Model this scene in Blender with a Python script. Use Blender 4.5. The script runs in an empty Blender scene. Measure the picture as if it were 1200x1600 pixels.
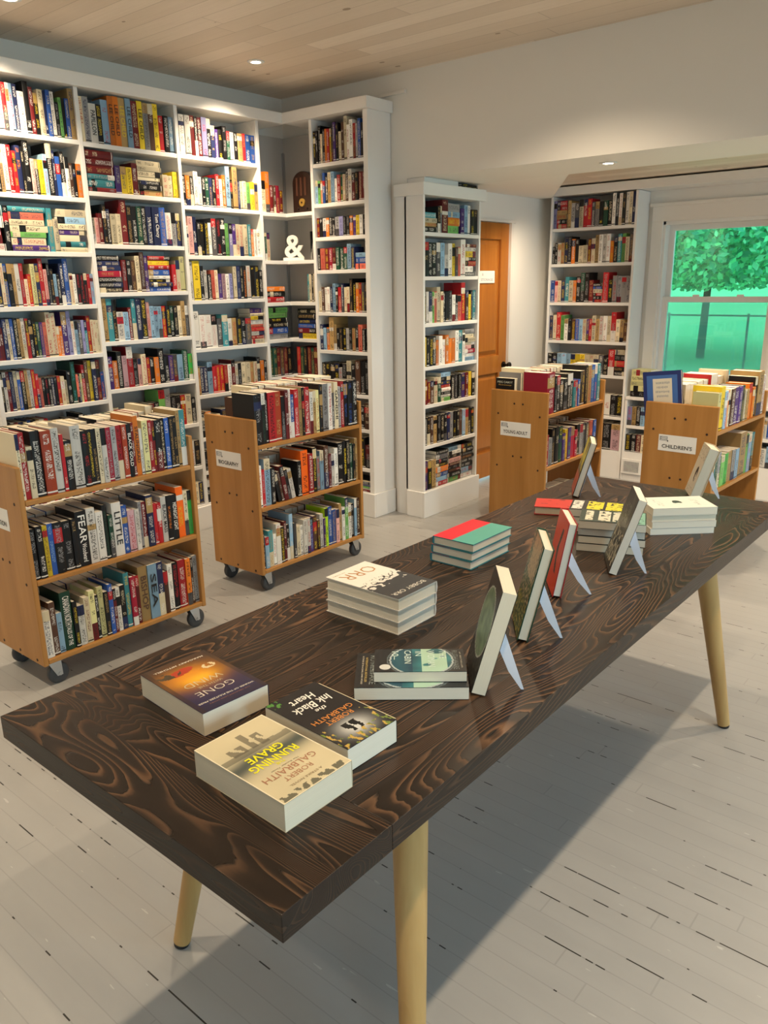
import bpy, math, random
from mathutils import Matrix, Vector, noise
random.seed(7)
SC = bpy.context.scene
COL = SC.collection
PI = math.pi
R_ = math.radians

# ------------------------------------------------------------------ helpers
def lin(c):
    return tuple((v/12.92 if v <= .04045 else ((v+.055)/1.055)**2.4) for v in c)
def hx(s):
    return lin(tuple(int(s[i:i+2], 16)/255 for i in (0, 2, 4)))

def mat(name, col, rough=.5, metal=0., spec=.5, emit=None, estr=0.):
    m = bpy.data.materials.new(name); m.use_nodes = True
    b = m.node_tree.nodes['Principled BSDF']
    b.inputs['Base Color'].default_value = (*col, 1)
    b.inputs['Roughness'].default_value = rough
    b.inputs['Metallic'].default_value = metal
    b.inputs['Specular IOR Level'].default_value = spec
    if emit:
        b.inputs['Emission Color'].default_value = (*emit, 1)
        b.inputs['Emission Strength'].default_value = estr
    return m

class NT:
    """tiny node helper"""
    def __init__(s, name, rough=.5, spec=.5):
        s.m = bpy.data.materials.new(name); s.m.use_nodes = True
        s.t = s.m.node_tree; s.b = s.t.nodes['Principled BSDF']
        s.b.inputs['Roughness'].default_value = rough
        s.b.inputs['Specular IOR Level'].default_value = spec
    def n(s, typ, **kw):
        nd = s.t.nodes.new(typ)
        for k, v in kw.items(): setattr(nd, k, v)
        return nd
    def set(s, sock, v):
        if hasattr(v, 'is_output') or isinstance(v, bpy.types.NodeSocket): s.t.links.new(v, sock)
        elif isinstance(v, (tuple, list)) and len(v) == 3 and sock.type == 'RGBA': sock.default_value = (*v, 1)
        else: sock.default_value = v
    def math(s, op, a, b=0., c=None):
        nd = s.n('ShaderNodeMath', operation=op)
        s.set(nd.inputs[0], a); s.set(nd.inputs[1], b)
        if c is not None: s.set(nd.inputs[2], c)
        return nd.outputs[0]
    def coord(s, kind='Object'):
        return s.n('ShaderNodeTexCoord').outputs[kind]
    def mapping(s, vec, scale=(1, 1, 1), loc=(0, 0, 0), rot=(0, 0, 0)):
        nd = s.n('ShaderNodeMapping'); s.set(nd.inputs['Vector'], vec)
        nd.inputs['Scale'].default_value = scale; nd.inputs['Location'].default_value = loc
        nd.inputs['Rotation'].default_value = rot
        return nd.outputs[0]
    def noise(s, vec, scale=5., detail=2., rough=.5, dist=0.):
        nd = s.n('ShaderNodeTexNoise'); s.set(nd.inputs['Vector'], vec)
        nd.inputs['Scale'].default_value = scale; nd.inputs['Detail'].default_value = detail
        nd.inputs['Roughness'].default_value = rough; nd.inputs['Distortion'].default_value = dist
        return nd.outputs[0]
    def ramp(s, fac, stops):
        nd = s.n('ShaderNodeValToRGB'); s.set(nd.inputs[0], fac)
        e = nd.color_ramp.elements
        while len(e) < len(stops): e.new(.5)
        for el, (p, c) in zip(e, stops):
            el.position = p; el.color = (*c, 1)
        return nd.outputs[0]
    def mix(s, fac, a, b, mode='MIX'):
        nd = s.n('ShaderNodeMix', data_type='RGBA', blend_type=mode)
        s.set(nd.inputs[0], fac); s.set(nd.inputs[6], a); s.set(nd.inputs[7], b)
        return nd.outputs[2]
    def sep(s, vec):
        nd = s.n('ShaderNodeSeparateXYZ'); s.set(nd.inputs[0], vec); return nd.outputs
    def comb(s, x, y, z):
        nd = s.n('ShaderNodeCombineXYZ')
        for i, v in enumerate((x, y, z)): s.set(nd.inputs[i], v)
        return nd.outputs[0]
    def out(s, col=None, rough=None, bump=None, bstr=.2, bdist=.002):
        if col is not None: s.set(s.b.inputs['Base Color'], col)
        if rough is not None: s.set(s.b.inputs['Roughness'], rough)
        if bump is not None:
            nd = s.n('ShaderNodeBump'); nd.inputs['Strength'].default_value = bstr; nd.inputs['Distance'].default_value = bdist
            s.set(nd.inputs['Height'], bump); s.t.links.new(nd.outputs[0], s.b.inputs['Normal'])
        return s.m

class MB:
    def __init__(s): s.v = []; s.f = []
    def quad_box(s, c):          # 8 corners: bottom 4 ccw, top 4 ccw
        o = len(s.v); s.v += [tuple(p) for p in c]
        for q in ((3, 2, 1, 0), (4, 5, 6, 7), (0, 1, 5, 4), (1, 2, 6, 5), (2, 3, 7, 6), (3, 0, 4, 7)):
            s.f.append(tuple(o+i for i in q))
        return s
    def box(s, x0, x1, y0, y1, z0, z1):
        return s.quad_box([(x0, y0, z0), (x1, y0, z0), (x1, y1, z0), (x0, y1, z0), (x0, y0, z1), (x1, y0, z1), (x1, y1, z1), (x0, y1, z1)])
    def tube(s, p0, p1, r0, r1=None, n=16, cap=True):
        r1 = r0 if r1 is None else r1
        p0 = Vector(p0); p1 = Vector(p1); d = (p1-p0).normalized()
        a = d.orthogonal().normalized(); b = d.cross(a); o = len(s.v)
        for p, r in ((p0, r0), (p1, r1)):
            for i in range(n):
                t = 2*PI*i/n; s.v.append(tuple(p+r*(math.cos(t)*a+math.sin(t)*b)))
        for i in range(n):
            j = (i+1) % n; s.f.append((o+i, o+j, o+n+j, o+n+i))
        if cap: s.f.append(tuple(o+i for i in reversed(range(n)))); s.f.append(tuple(o+n+i for i in range(n)))
        return s
    def lathe(s, prof, n=24, o3=(0, 0, 0)):   # prof: (r,z)
        o = len(s.v); m = len(prof)
        for r, z in prof:
            for i in range(n):
                t = 2*PI*i/n; s.v.append((o3[0]+r*math.cos(t), o3[1]+r*math.sin(t), o3[2]+z))
        for k in range(m-1):
            for i in range(n):
                j = (i+1) % n; s.f.append((o+k*n+i, o+k*n+j, o+(k+1)*n+j, o+(k+1)*n+i))
        s.f.append(tuple(o+i for i in reversed(range(n)))); s.f.append(tuple(o+(m-1)*n+i for i in range(n)))
        return s
    def prism(s, poly, z0, z1):
        o = len(s.v); n = len(poly)
        s.v += [(x, y, z0) for x, y in poly]+[(x, y, z1) for x, y in poly]
        s.f.append(tuple(o+i for i in reversed(range(n)))); s.f.append(tuple(o+n+i for i in range(n)))
        for i in range(n):
            j = (i+1) % n; s.f.append((o+i, o+j, o+n+j, o+n+i))
        return s
    def build(s, name, m, parent=None, bevel=0., smooth=False, M=None):
        me = bpy.data.meshes.new(name); me.from_pydata(s.v, [], s.f); me.update()
        o = bpy.data.objects.new(name, me); COL.objects.link(o)
        if m: me.materials.append(m)
        if parent: o.parent = parent
        if M is not None: o.matrix_basis = M
        if smooth:
            for p in me.polygons: p.use_smooth = True
        if bevel:
            b = o.modifiers.new('bevel', 'BEVEL'); b.width = bevel; b.segments = 2; b.limit_method = 'ANGLE'; b.angle_limit = R_(40)
        return o

def smooth_angle(o, deg=40):
    me = o.data
    for p in me.polygons: p.use_smooth = True
    try: me.set_sharp_from_angle(angle=R_(deg))
    except Exception: pass

def tag(o, label=None, cat=None, group=None, kind=None):
    if label: o['label'] = label
    if cat: o['category'] = cat
    if group: o['group'] = group
    if kind: o['kind'] = kind
    return o
def thing(name, label, cat, M=None, group=None):
    o = bpy.data.objects.new(name, None); o.empty_display_size = .05; COL.objects.link(o)
    if M is not None: o.matrix_basis = M
    return tag(o, label, cat, group)
def struct(o): o['kind'] = 'structure'; return o

_tc = {}
def text_geo(s, shear=0., bold=0.):
    k = (s, shear, bold)
    if k not in _tc:
        cu = bpy.data.curves.new('txt', 'FONT'); cu.body = s; cu.align_x = 'CENTER'; cu.size = 1; cu.shear = shear
        cu.resolution_u = 2; cu.offset = bold; cu.space_line = .85
        ob = bpy.data.objects.new('txt', cu)
        me = bpy.data.meshes.new_from_object(ob)
        vs = [tuple(v.co) for v in me.vertices]; fs = [tuple(p.vertices) for p in me.polygons]
        bpy.data.objects.remove(ob); bpy.data.meshes.remove(me); bpy.data.curves.remove(cu)
        _tc[k] = (vs, fs)
    return _tc[k]
def text_into(mb, s, origin, ex, ey, w, h, shear=0., bold=0., keep=False):
    """text fitted into box w x h centred on origin; ex, ey unit vectors"""
    vs, fs = text_geo(s, shear, bold)
    x0 = min(v[0] for v in vs); x1 = max(v[0] for v in vs); y0 = min(v[1] for v in vs); y1 = max(v[1] for v in vs)
    sx = w/(x1-x0); sy = h/(y1-y0)
    if keep: sx = sy = min(sx, sy)
    ex = Vector(ex); ey = Vector(ey); o = Vector(origin); b = len(mb.v)
    for v in vs:
        mb.v.append(tuple(o+ex*((v[0]-(x0+x1)/2)*sx)+ey*((v[1]-(y0+y1)/2)*sy)))
    mb.f += [tuple(b+i for i in f) for f in fs]
    return mb

# ------------------------------------------------------------------ camera
F = 1227.66
RX, RD, RF = ((0.7673221, 0.6410683, -0.0157527), (0.1679874, -0.2246572, -0.9598486), (-0.6188675, 0.7338668, -0.2800758))
CAMP = Vector((0, 0, 1.6))
cam = bpy.data.cameras.new('camera'); camo = bpy.data.objects.new('camera', cam); COL.objects.link(camo)
cam.sensor_fit = 'HORIZONTAL'; cam.sensor_width = 36; cam.lens = 36*F/1200; cam.clip_start = .05; cam.clip_end = 200
Mc = Matrix.Identity(4)
for i in range(3):
    Mc[i][0] = RX[i]; Mc[i][1] = -RD[i]; Mc[i][2] = -RF[i]; Mc[i][3] = CAMP[i]
camo.matrix_world = Mc
SC.camera = camo
def proj(p):
    q = Vector(p)-CAMP
    x = q.dot(Vector(RX)); y = q.dot(Vector(RD)); z = q.dot(Vector(RF))
    return (600+F*x/z, 800+F*y/z) if z > .05 else None

# ------------------------------------------------------------------ materials
M = {}
M['wall'] = mat('wall_paint', (.80, .78, .74), .7)
M['wall_far'] = mat('wall_paint_far', (.82, .80, .76), .7)
M['shelf'] = mat('shelf_white', (.80, .79, .77), .38)
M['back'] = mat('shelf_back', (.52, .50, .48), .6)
M['trim'] = mat('trim_white', (.78, .75, .71), .42)
M['page'] = None
M['black'] = mat('black_rubber', (.012, .012, .013), .5)
M['rubber'] = mat('grey_tyre', (.055, .055, .06), .55)
M['metal'] = mat('zinc_metal', (.55, .56, .58), .32, 1.)
M['dark_metal'] = mat('dark_bronze', (.02, .016, .014), .4, .8)
M['paper'] = mat('paper', (.80, .79, .76), .6)
M['ink'] = mat('ink', (.02, .02, .022), .6)
M['greyink'] = mat('grey_ink', (.30, .31, .33), .6)
M['plastic'] = mat('white_plastic', (.74, .77, .86), .25)
M['white_orn'] = mat('white_ornament', (.82, .80, .75), .5)

def plank_floor():
    n = NT('painted_floor', .34)
    p = n.coord('Object'); x, y, z = n.sep(p)
    r = n.math('DIVIDE', n.math('SUBTRACT', y, .020), .0637); row = n.math('FLOOR', r); fr = n.math('SUBTRACT', r, row)
    d = n.math('MINIMUM', fr, n.math('SUBTRACT', 1., fr))               # distance to the plank edge
    crackn = n.noise(n.comb(n.math('MULTIPLY', x, 2.6), n.math('MULTIPLY', n.math('ROUND', r), 7.31), 0.), 1., 4., .85)
    crack = n.math('MULTIPLY', n.math('LESS_THAN', d, .030), n.math('GREATER_THAN', crackn, .575))
    seam = n.math('LESS_THAN', d, .024)
    # butt joints
    off = n.n('ShaderNodeTexWhiteNoise', noise_dimensions='1D'); n.set(off.inputs['W'], row)
    xb = n.math('ADD', n.math('DIVIDE', x, 1.9), off.outputs['Value']); xf = n.math('FRACT', xb)
    joint = n.math('LESS_THAN', xf, .0022)
    tone = n.n('ShaderNodeTexWhiteNoise', noise_dimensions='2D'); n.set(tone.inputs['Vector'], n.comb(row, n.math('FLOOR', xb), 0.))
    blot = n.noise(n.mapping(p, (1.2, 5, 1)), 2.2, 3., .6)
    spk = n.math('GREATER_THAN', n.noise(n.mapping(p, (6, 30, 1)), 2., 2., .5), .735)
    base = n.mix(blot, (.285, .283, .276), (.342, .340, .332))
    base = n.mix(n.math('MULTIPLY', tone.outputs['Value'], .22), base, (.36, .35, .335))
    base = n.mix(n.math('MULTIPLY', spk, .35), base, (.62, .61, .59))
    base = n.mix(n.math('MULTIPLY', n.math('MAXIMUM', seam, joint), .26), base, (.15, .148, .145))
    base = n.mix(crack, base, (.018, .016, .014))
    rough = n.math('MULTIPLY_ADD', blot, .22, .24)
    return n.out(base, rough, n.math('SUBTRACT', 1., n.math('MAXIMUM', crack, n.math('MULTIPLY', seam, .4))), .35, .003)
def plank_ceiling():
    n = NT('whitewashed_boards', .55)
    p = n.coord('Object'); x, y, z = n.sep(p)
    r = n.math('DIVIDE', y, .133); row = n.math('FLOOR', r); fr = n.math('SUBTRACT', r, row)
    d = n.math('MINIMUM', fr, n.math('SUBTRACT', 1., fr))
    seam = n.math('LESS_THAN', d, .016)
    off = n.n('ShaderNodeTexWhiteNoise', noise_dimensions='1D'); n.set(off.inputs['W'], row)
    xb = n.math('ADD', n.math('DIVIDE', x, 1.5), off.outputs['Value'])
    joint = n.math('LESS_THAN', n.math('FRACT', xb), .003)
    tone = n.n('ShaderNodeTexWhiteNoise', noise_dimensions='2D'); n.set(tone.inputs['Vector'], n.comb(row, n.math('FLOOR', xb), 0.))
    grain = n.noise(n.mapping(p, (1.4, 22, 1)), 3., 4., .6)
    vo = n.n('ShaderNodeTexVoronoi'); n.set(vo.inputs['Vector'], n.mapping(p, (3.4, 5.2, 1))); vo.inputs['Scale'].default_value = 1.
    knot = n.math('LESS_THAN', vo.outputs['Distance'], n.math('MULTIPLY', .15, n.noise(p, 5., 1.)))
    base = n.mix(tone.outputs['Value'], (.70, .59, .47), (.88, .78, .66))
    base = n.mix(n.math('MULTIPLY', grain, .45), base, (.55, .44, .34))
    base = n.mix(n.math('MULTIPLY', n.math('MAXIMUM', seam, joint), .5), base, (.34, .26, .19))
    base = n.mix(n.math('MULTIPLY', knot, .75), base, (.26, .17, .10))
    return n.out(base, .5, n.math('SUBTRACT', 1., seam), .2, .002)
def table_wood(name, along, dim=1., VS=.62):
    n = NT(name, .33, .28)
    p = n.coord('Object'); x, y, z = n.sep(p)
    if along == 'Y': u, v = x, y
    else: u, v = y, x
    wb = .168
    r = n.math('DIVIDE', n.math('ADD', u, .03), wb); bd = n.math('FLOOR', r); fr = n.math('SUBTRACT', r, bd)
    d = n.math('MINIMUM', fr, n.math('SUBTRACT', 1., fr))
    seam = n.math('LESS_THAN', d, .010)
    q = n.comb(n.math('ADD', n.math('MULTIPLY', u, 4.9), n.math('MULTIPLY', bd, 13.7)), n.math('ADD', n.math('MULTIPLY', v, VS), n.math('MULTIPLY', bd, 5.1)), n.math('MULTIPLY', z, 4.9))
    big = n.noise(q, 1.25, 1.6, .40, .5)
    fine = n.noise(n.comb(n.math('MULTIPLY', u, 70.), n.math('MULTIPLY', v, 5.), n.math('MULTIPLY', z, 70.)), 1., 2., .5)
    ph = n.math('ADD', n.math('MULTIPLY', big, 52.), n.math('MULTIPLY', fine, .45))
    b = n.math('FRACT', ph)
    patch = n.noise(n.mapping(p, (2.2, 2.2, 2.2)), 1.5, 2., .5)
    col = n.ramp(b, [(0., (.014, .0085, .006)), (.42, (.016, .0095, .0065)), (.63, (.034, .018, .010)), (.79, (.135, .066, .031)), (.92, (.225, .115, .056)), (1., (.018, .011, .007))])
    amt = n.ramp(patch, [(.30, (.22, .22, .22)), (.56, (1, 1, 1))])
    col = n.mix(amt, (.021, .0135, .0098), col)
    col = n.mix(n.math('MULTIPLY', fine, .35), col, (.016, .011, .008))
    col = n.mix(n.math('MULTIPLY', seam, .45), col, (.008, .006, .005))
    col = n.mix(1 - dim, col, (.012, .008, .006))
    rough = n.math('MULTIPLY_ADD', b, .12, .27)
    return n.out(col, rough, n.math('SUBTRACT', b, n.math('MULTIPLY', seam, 1.2)), .16, .001)
def blond_wood(name, c0, c1, c2, vert='Z', rough=.42):
    n = NT(name, rough)
    p = n.coord('Object')
    sc = {'Z': (9, 9, .9), 'X': (.9, 9, 9), 'Y': (9, .9, 9)}[vert]
    g = n.noise(n.mapping(p, sc), 1.6, 3., .55, .4)
    g2 = n.noise(n.mapping(p, tuple(6*v for v in sc)), 1.6, 2., .5)
    sx = n.sep(p); lam = n.n('ShaderNodeTexWhiteNoise', noise_dimensions='1D')
    n.set(lam.inputs['W'], n.math('FLOOR', n.math('DIVIDE', sx[1] if vert != 'Y' else sx[0], .09)))
    col = n.ramp(g, [(.3, c0), (.52, c1), (.72, c2)])
    col = n.mix(n.math('MULTIPLY', g2, .3), col, c0)
    col = n.mix(n.math('MULTIPLY', lam.outputs['Value'], .35), col, c2)
    return n.out(col, rough)
M['floor'] = plank_floor(); M['ceil'] = plank_ceiling()
M['tabY'] = table_wood('dark_stained_fir_long', 'Y', .84); M['tabX'] = table_wood('dark_stained_fir_cross', 'X', .84, .95)
M['tabYe'] = table_wood('darker_edge_long', 'Y', .5); M['tabXe'] = table_wood('darker_edge_cross', 'X', .35, .9)  # same wood mixed darker, for the side faces of the tabletop
M['cart'] = blond_wood('honey_maple', (.34, .148, .030), (.41, .185, .042), (.48, .23, .062))
M['cartx'] = blond_wood('honey_maple_deck', (.34, .148, .030), (.41, .185, .042), (.48, .23, .062), 'X')
M['leg'] = blond_wood('oak_leg', (.36, .205, .065), (.47, .285, .10), (.55, .36, .145))
M['door'] = blond_wood('amber_door', (.33, .105, .014), (.41, .145, .022), (.47, .18, .032), 'Z', .3)
M['hole'] = mat('bolt_hole', (.035, .013, .006), .6)

def page_mat():
    n = NT('page_edges', .75, .2)
    x, y, z = n.sep(n.coord('Object'))
    ln = n.noise(n.comb(n.math('MULTIPLY', x, 900.), n.math('MULTIPLY', y, 6.), n.math('MULTIPLY', z, 6.)), 1., 1.)
    oi = n.n('ShaderNodeObjectInfo')
    a = n.mix(oi.outputs['Random'], (.80, .72, .56), (.82, .78, .68))
    return n.out(n.mix(n.math('MULTIPLY', ln, .45), a, (.60, .52, .40)))
M['page'] = page_mat()
def cover_mat():
    n = NT('book_cover', .42, .3)
    c = n.n('ShaderNodeAttribute', attribute_name='Col'); t = n.n('ShaderNodeAttribute', attribute_name='Txt')
    u = n.n('ShaderNodeUVMap', uv_map='SpineUV'); ux, uy, _ = n.sep(u.outputs[0])
    seed = n.math('MULTIPLY', c.outputs['Alpha'], 97.)
    let = n.noise(n.comb(n.math('MULTIPLY', ux, 4.6), n.math('MULTIPLY', uy, 88.), seed), 1., 1., .5)
    zone = n.noise(n.comb(n.math('MULTIPLY', uy, 3.6), n.math('ADD', seed, 31.), 0.), 1., 0.)
    inx = n.math('LESS_THAN', n.math('ABSOLUTE', n.math('SUBTRACT', ux, .5)), .27)
    m = n.math('MULTIPLY', n.math('MULTIPLY', n.math('GREATER_THAN', let, .53), inx), n.math('GREATER_THAN', zone, .43))
    iny = n.math('MULTIPLY', n.math('GREATER_THAN', uy, .06), n.math('LESS_THAN', uy, .95))
    m = n.math('MULTIPLY', n.math('MULTIPLY', m, iny), .85)
    return n.out(n.mix(m, c.outputs['Color'], t.outputs['Color']))
M['cover'] = cover_mat()
def art_mat():
    n = NT('printed_cover', .3)
    c = n.n('ShaderNodeAttribute', attribute_name='Col')
    return n.out(c.outputs['Color'])
M['art'] = art_mat()
_ink = {}
def ink(c):
    if c not in _ink: _ink[c] = mat('print_'+c, hx(c), .45)
    return _ink[c]

# ------------------------------------------------------------------ books
PAL = {k: (v, nm) for k, v, nm in [
    ('k', '161517', 'black'), ('n', '232b52', 'navy'), ('b', '2f57a6', 'blue'), ('l', '8fb4d2', 'light blue'), ('t', '3f8d99', 'teal'),
    ('g', '1f4a38', 'dark green'), ('G', '6fae5c', 'green'), ('r', 'b3222a', 'red'), ('R', '6b1c1f', 'maroon'), ('o', 'e07c28', 'orange'),
    ('y', 'e0c32f', 'yellow'), ('Y', 'd8d49a', 'pale yellow'), ('w', 'e6e3dc', 'white'), ('c', 'dccfb0', 'cream'), ('T', 'b3935f', 'tan'),
    ('N', '54382a', 'brown'), ('p', 'd9a59f', 'pink'), ('s', 'd9705c', 'salmon'), ('u', '4b2f78', 'purple'), ('v', '8f8fbf', 'lavender'),
    ('e', '9a9a9c', 'grey'), ('E', '4e4d50', 'dark grey'), ('x', 'ad4327', 'brick red'), ('q', 'a01e38', 'crimson'), ('m', 'c9a3ac', 'mauve')]}
PAL['L'] = ('a7d31f', 'lime'); PAL['O'] = ('ff6a1a', 'bright orange'); PAL['A'] = ('3fb54a', 'bright green')
def pc(k, j=0.):
    c = PAL[k][0]; rgb = [int(c[i:i+2], 16)/255 for i in (0, 2, 4)]
    f = 1+j
    return tuple(.86*q for q in lin(tuple(min(1, max(0, v*f)) for v in rgb)))
DARK = set('kngRNuEbrqxgto')

def book_geo(t, d, h, hard, base, bands, txt, seed):
    """returns verts, faces, cols, uvs(spine) for the cover; local: x thickness, spine at y<=0, z up"""
    c = .0022 if hard else .0007
    bul = min(.004, t*.14) if hard else 0.0008
    xs = [0, .18, .5, .82, 1]
    zc = sorted(set([0., 1.]+[z for b in bands for z in b[:2]]))
    V = []; Fc = []; CO = []; UV = []
    def yb(f): return -bul*(1-(2*f-1)**2)
    # spine grid
    for z in zc:
        for f in xs: V.append((t*f, yb(f), z*h))
    nx = len(xs)
    def colz(zm):
        for b in bands:
            if b[0] <= zm <= b[1]: return b[2]
        return base
    for k in range(len(zc)-1):
        cc = colz((zc[k]+zc[k+1])/2)
        for i in range(nx-1):
            Fc.append((k*nx+i, k*nx+i+1, (k+1)*nx+i+1, (k+1)*nx+i)); CO.append(cc)
            UV.append([(xs[i], zc[k]), (xs[i+1], zc[k]), (xs[i+1], zc[k+1]), (xs[i], zc[k+1])])
    def face(pts, cc):
        o = len(V); V.extend(pts); Fc.append(tuple(range(o, o+len(pts)))); CO.append(cc); UV.append([(-1, -1)]*len(pts))
    # boards outer / inner, edges
    face([(0, d, 0), (0, 0, 0), (0, 0, h), (0, d, h)], base); face([(t, 0, 0), (t, d, 0), (t, d, h), (t, 0, h)], base)
    face([(c, c, 0), (c, d, 0), (c, d, h), (c, c, h)], base); face([(t-c, d, 0), (t-c, c, 0), (t-c, c, h), (t-c, d, h)], base)
    face([(t-c, c, 0), (c, c, 0), (c, c, h), (t-c, c, h)], base)
    face([(c, d, 0), (0, d, 0), (0, d, h), (c, d, h)], base); face([(t, d, 0), (t-c, d, 0), (t-c, d, h), (t, d, h)], base)
    for z, flip in ((0, True), (h, False)):
        qs = [[(0, 0, z), (c, c, z), (c, d, z), (0, d, z)], [(t-c, c, z), (t, 0, z), (t, d, z), (t-c, d, z)],
              [(t*f, yb(f), z) for f in xs]+[(t-c, c, z), (c, c, z)]]
        for q in qs: face(q[::-1] if flip else q, base)
    # page block
    g = .003 if hard else .0004
    P = (c+.0003, t-c-.0003, c+.0004, d-g, g, h-g)
    return V, Fc, CO, UV, P

def cover_mesh(name, V, Fc, CO, UV, txt, seed):
    me = bpy.data.meshes.new(name); me.from_pydata(V, [], Fc)
    a = me.attributes.new('Col', 'FLOAT_COLOR', 'CORNER'); b = me.attributes.new('Txt', 'FLOAT_COLOR', 'CORNER')
    uv = me.uv_layers.new(name='SpineUV')
    ca = []; tb = []; ua = []
    for f, cc, uu in zip(Fc, CO, UV):
        sd = seed if not isinstance(seed, list) else 0
        for w in uu:
            ca += [cc[0], cc[1], cc[2], sd]; tb += [*txt, 1]; ua += [w[0], w[1]]
    a.data.foreach_set('color', ca); b.data.foreach_set('color', tb); uv.data.foreach_set('uv', ua)
    me.materials.append(M['cover']); me.update()
    return me

BOOKS = []
def add_book(Mx, t, d, h, key, txt=None, hard=True, where='', label=None, group=None, force=False, skip=False, title=None, bands=None, jit=True, art=None):
    rnd = random.random
    j = (rnd()-.5)*.28 if jit else 0
    base = pc(key, j)
    tk = txt if txt else ('w' if key in DARK else random.choice('kknrE'))
    if txt is None and key in DARK: tk = random.choice('wwwcyTe')
    if bands is None:
        bands = []
        q = rnd()
        if q < .22:
            bk = random.choice('kwrkcnT'); z0 = .55+.25*rnd(); bands.append((z0, z0+.1+.2*rnd(), pc(bk)))
        elif q < .36:
            bk = random.choice('kwcEnR'); bands.append((0., .18+.25*rnd(), pc(bk)))
        elif q < .44:
            bk = random.choice('kwcTnr'); bands.append((.68+.12*rnd(), 1., pc(bk)))
        if q > .5: bands.append((.03, .055, pc('w' if key in DARK else 'k')))
    bands = [(max(0, b[0]), min(1, b[1]), b[2]) for b in bands]
    B = dict(M=Mx, t=t, d=d, h=h, hard=hard, base=base, key=key, txt=pc(tk), tk=tk, bands=bands, seed=rnd(), where=where, label=label, group=group, force=force, title=title, art=art)
    # projected spine area in the frame
    a = 0
    if not skip:
        pts = [proj(Mx @ Vector(p)) for p in ((0, 0, 0), (t, 0, 0), (t, 0, h), (0, 0, h))]
        if all(pts):
            cxm = sum(p[0] for p in pts)/4; cym = sum(p[1] for p in pts)/4
            if 0 < cxm < 1200 and 0 < cym < 1600:
                a = abs(sum(pts[i][0]*pts[(i+1) % 4][1]-pts[(i+1) % 4][0]*pts[i][1] for i in range(4)))/2
    B['area'] = a
    BOOKS.append(B); return B

def parse(s):
    out = []
    for tk in s.split():
        lean = 0; title = None
        if '!' in tk: tk, title = tk.split('!'); title = title.replace('_', ' ')
        if '/' in tk: tk, l = tk.split('/'); lean = int(l)
        if tk[0] == '_': out.append(('gap', float(tk[1:])))
        elif tk[0] == '[':
            e = tk.index(']'); out.append(('stack', tk[1:e], float(tk[e+1:-1]), int(tk[-1])))
        else: out.append(('b', tk[0], float(tk[1]), int(tk[2]), tk[3] if len(tk) > 3 else None, lean, title))
    return out

ORD = ['', 'first', 'second', 'third', 'fourth', 'fifth', 'sixth', 'seventh', 'eighth', 'ninth', 'tenth', 'eleventh', 'twelfth', 'thirteenth', 'fourteenth', 'fifteenth', 'sixteenth', 'seventeenth', 'eighteenth', 'nineteenth', 'twentieth', 'twenty-first', 'twenty-second', 'twenty-third', 'twenty-fourth', 'twenty-fifth', 'twenty-sixth', 'twenty-seventh', 'twenty-eighth', 'twenty-ninth', 'thirtieth', 'thirty-first', 'thirty-second', 'thirty-third', 'thirty-fourth', 'thirty-fifth', 'thirty-sixth']
def row(Mrow, width, clear, s, depth=.15, place='', group=None, from_right=False, skip=False, inset=.012, maxd=None, force=False):
    toks = parse(s)
    tot = sum((t[1] if t[0] == 'gap' else t[2]) for t in toks)
    k = width/tot; x = 0.
    nb = sum(1 for t in toks if t[0] != 'gap'); idx = 0
    for ti, t in enumerate(toks):
        if t[0] == 'gap': x += t[1]*k; continue
        idx += 1
        pos = nb-idx+1 if from_right else idx
        side = 'right' if from_right else 'left'
        if t[0] == 'stack':
            _, cols, w, hh = t; n = len(cols); H = clear*(hh/10+.05); W = w*k
            ths = [.7+.6*random.random() for _ in cols]; sm = sum(ths); z = 0.0005
            for r_, key in enumerate(reversed(cols)):
                th = H*ths[r_]/sm-.0006
                bh = W-.002-random.random()*min(.02, W*.12); bd = min(depth*.86, .14)
                y0 = inset+random.random()*.01
                # local X->+z, Y->+y, Z->-x ; origin at right end
                L = Matrix(((0, 0, -1, x+.001+bh), (0, 1, 0, y0), (1, 0, 0, z), (0, 0, 0, 1)))
                add_book(Mrow @ L, th, bd, bh, key, None, random.random() < .3, skip=skip, group=group,
                         label=f"{PAL[key][1]} book, {ORD[r_+1]} up, stack {ORD[pos]} from {side}, {place}")
                z += th+.0006
            x += W; continue
        _, key, w, hh, tx, lean, title = t
        th = w*k-.0006; H = clear*(hh/10+.05)*(1+(random.random()-.5)*.03)
        d = min(depth, H*.66) if maxd is None else maxd
        hard = th > .02 and random.random() < .6
        L = Matrix.Translation((x+.0003, inset+random.random()*.008, .0005))
        if lean:
            a = R_(lean); L = L @ Matrix.Rotation(-a, 4, 'Y')
        nm = PAL[key][1]
        adj = 'thick ' if th > .038 else ('thin ' if th < .014 else '')
        adj = ('tall ' if hh >= 9 else ('short ' if hh <= 5 else ''))+adj
        lb = f"{adj}{nm} book, {ORD[pos]} from {side}, {place}"
        add_book(Mrow @ L, th, d, H, key, tx, hard, skip=skip, label=lb, group=group, title=title, force=force,
                 bands=[] if title else None)
        x += w*k

def frame(x, y, z, rz): return Matrix.Translation((x, y, z)) @ Matrix.Rotation(R_(rz), 4, 'Z')

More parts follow.
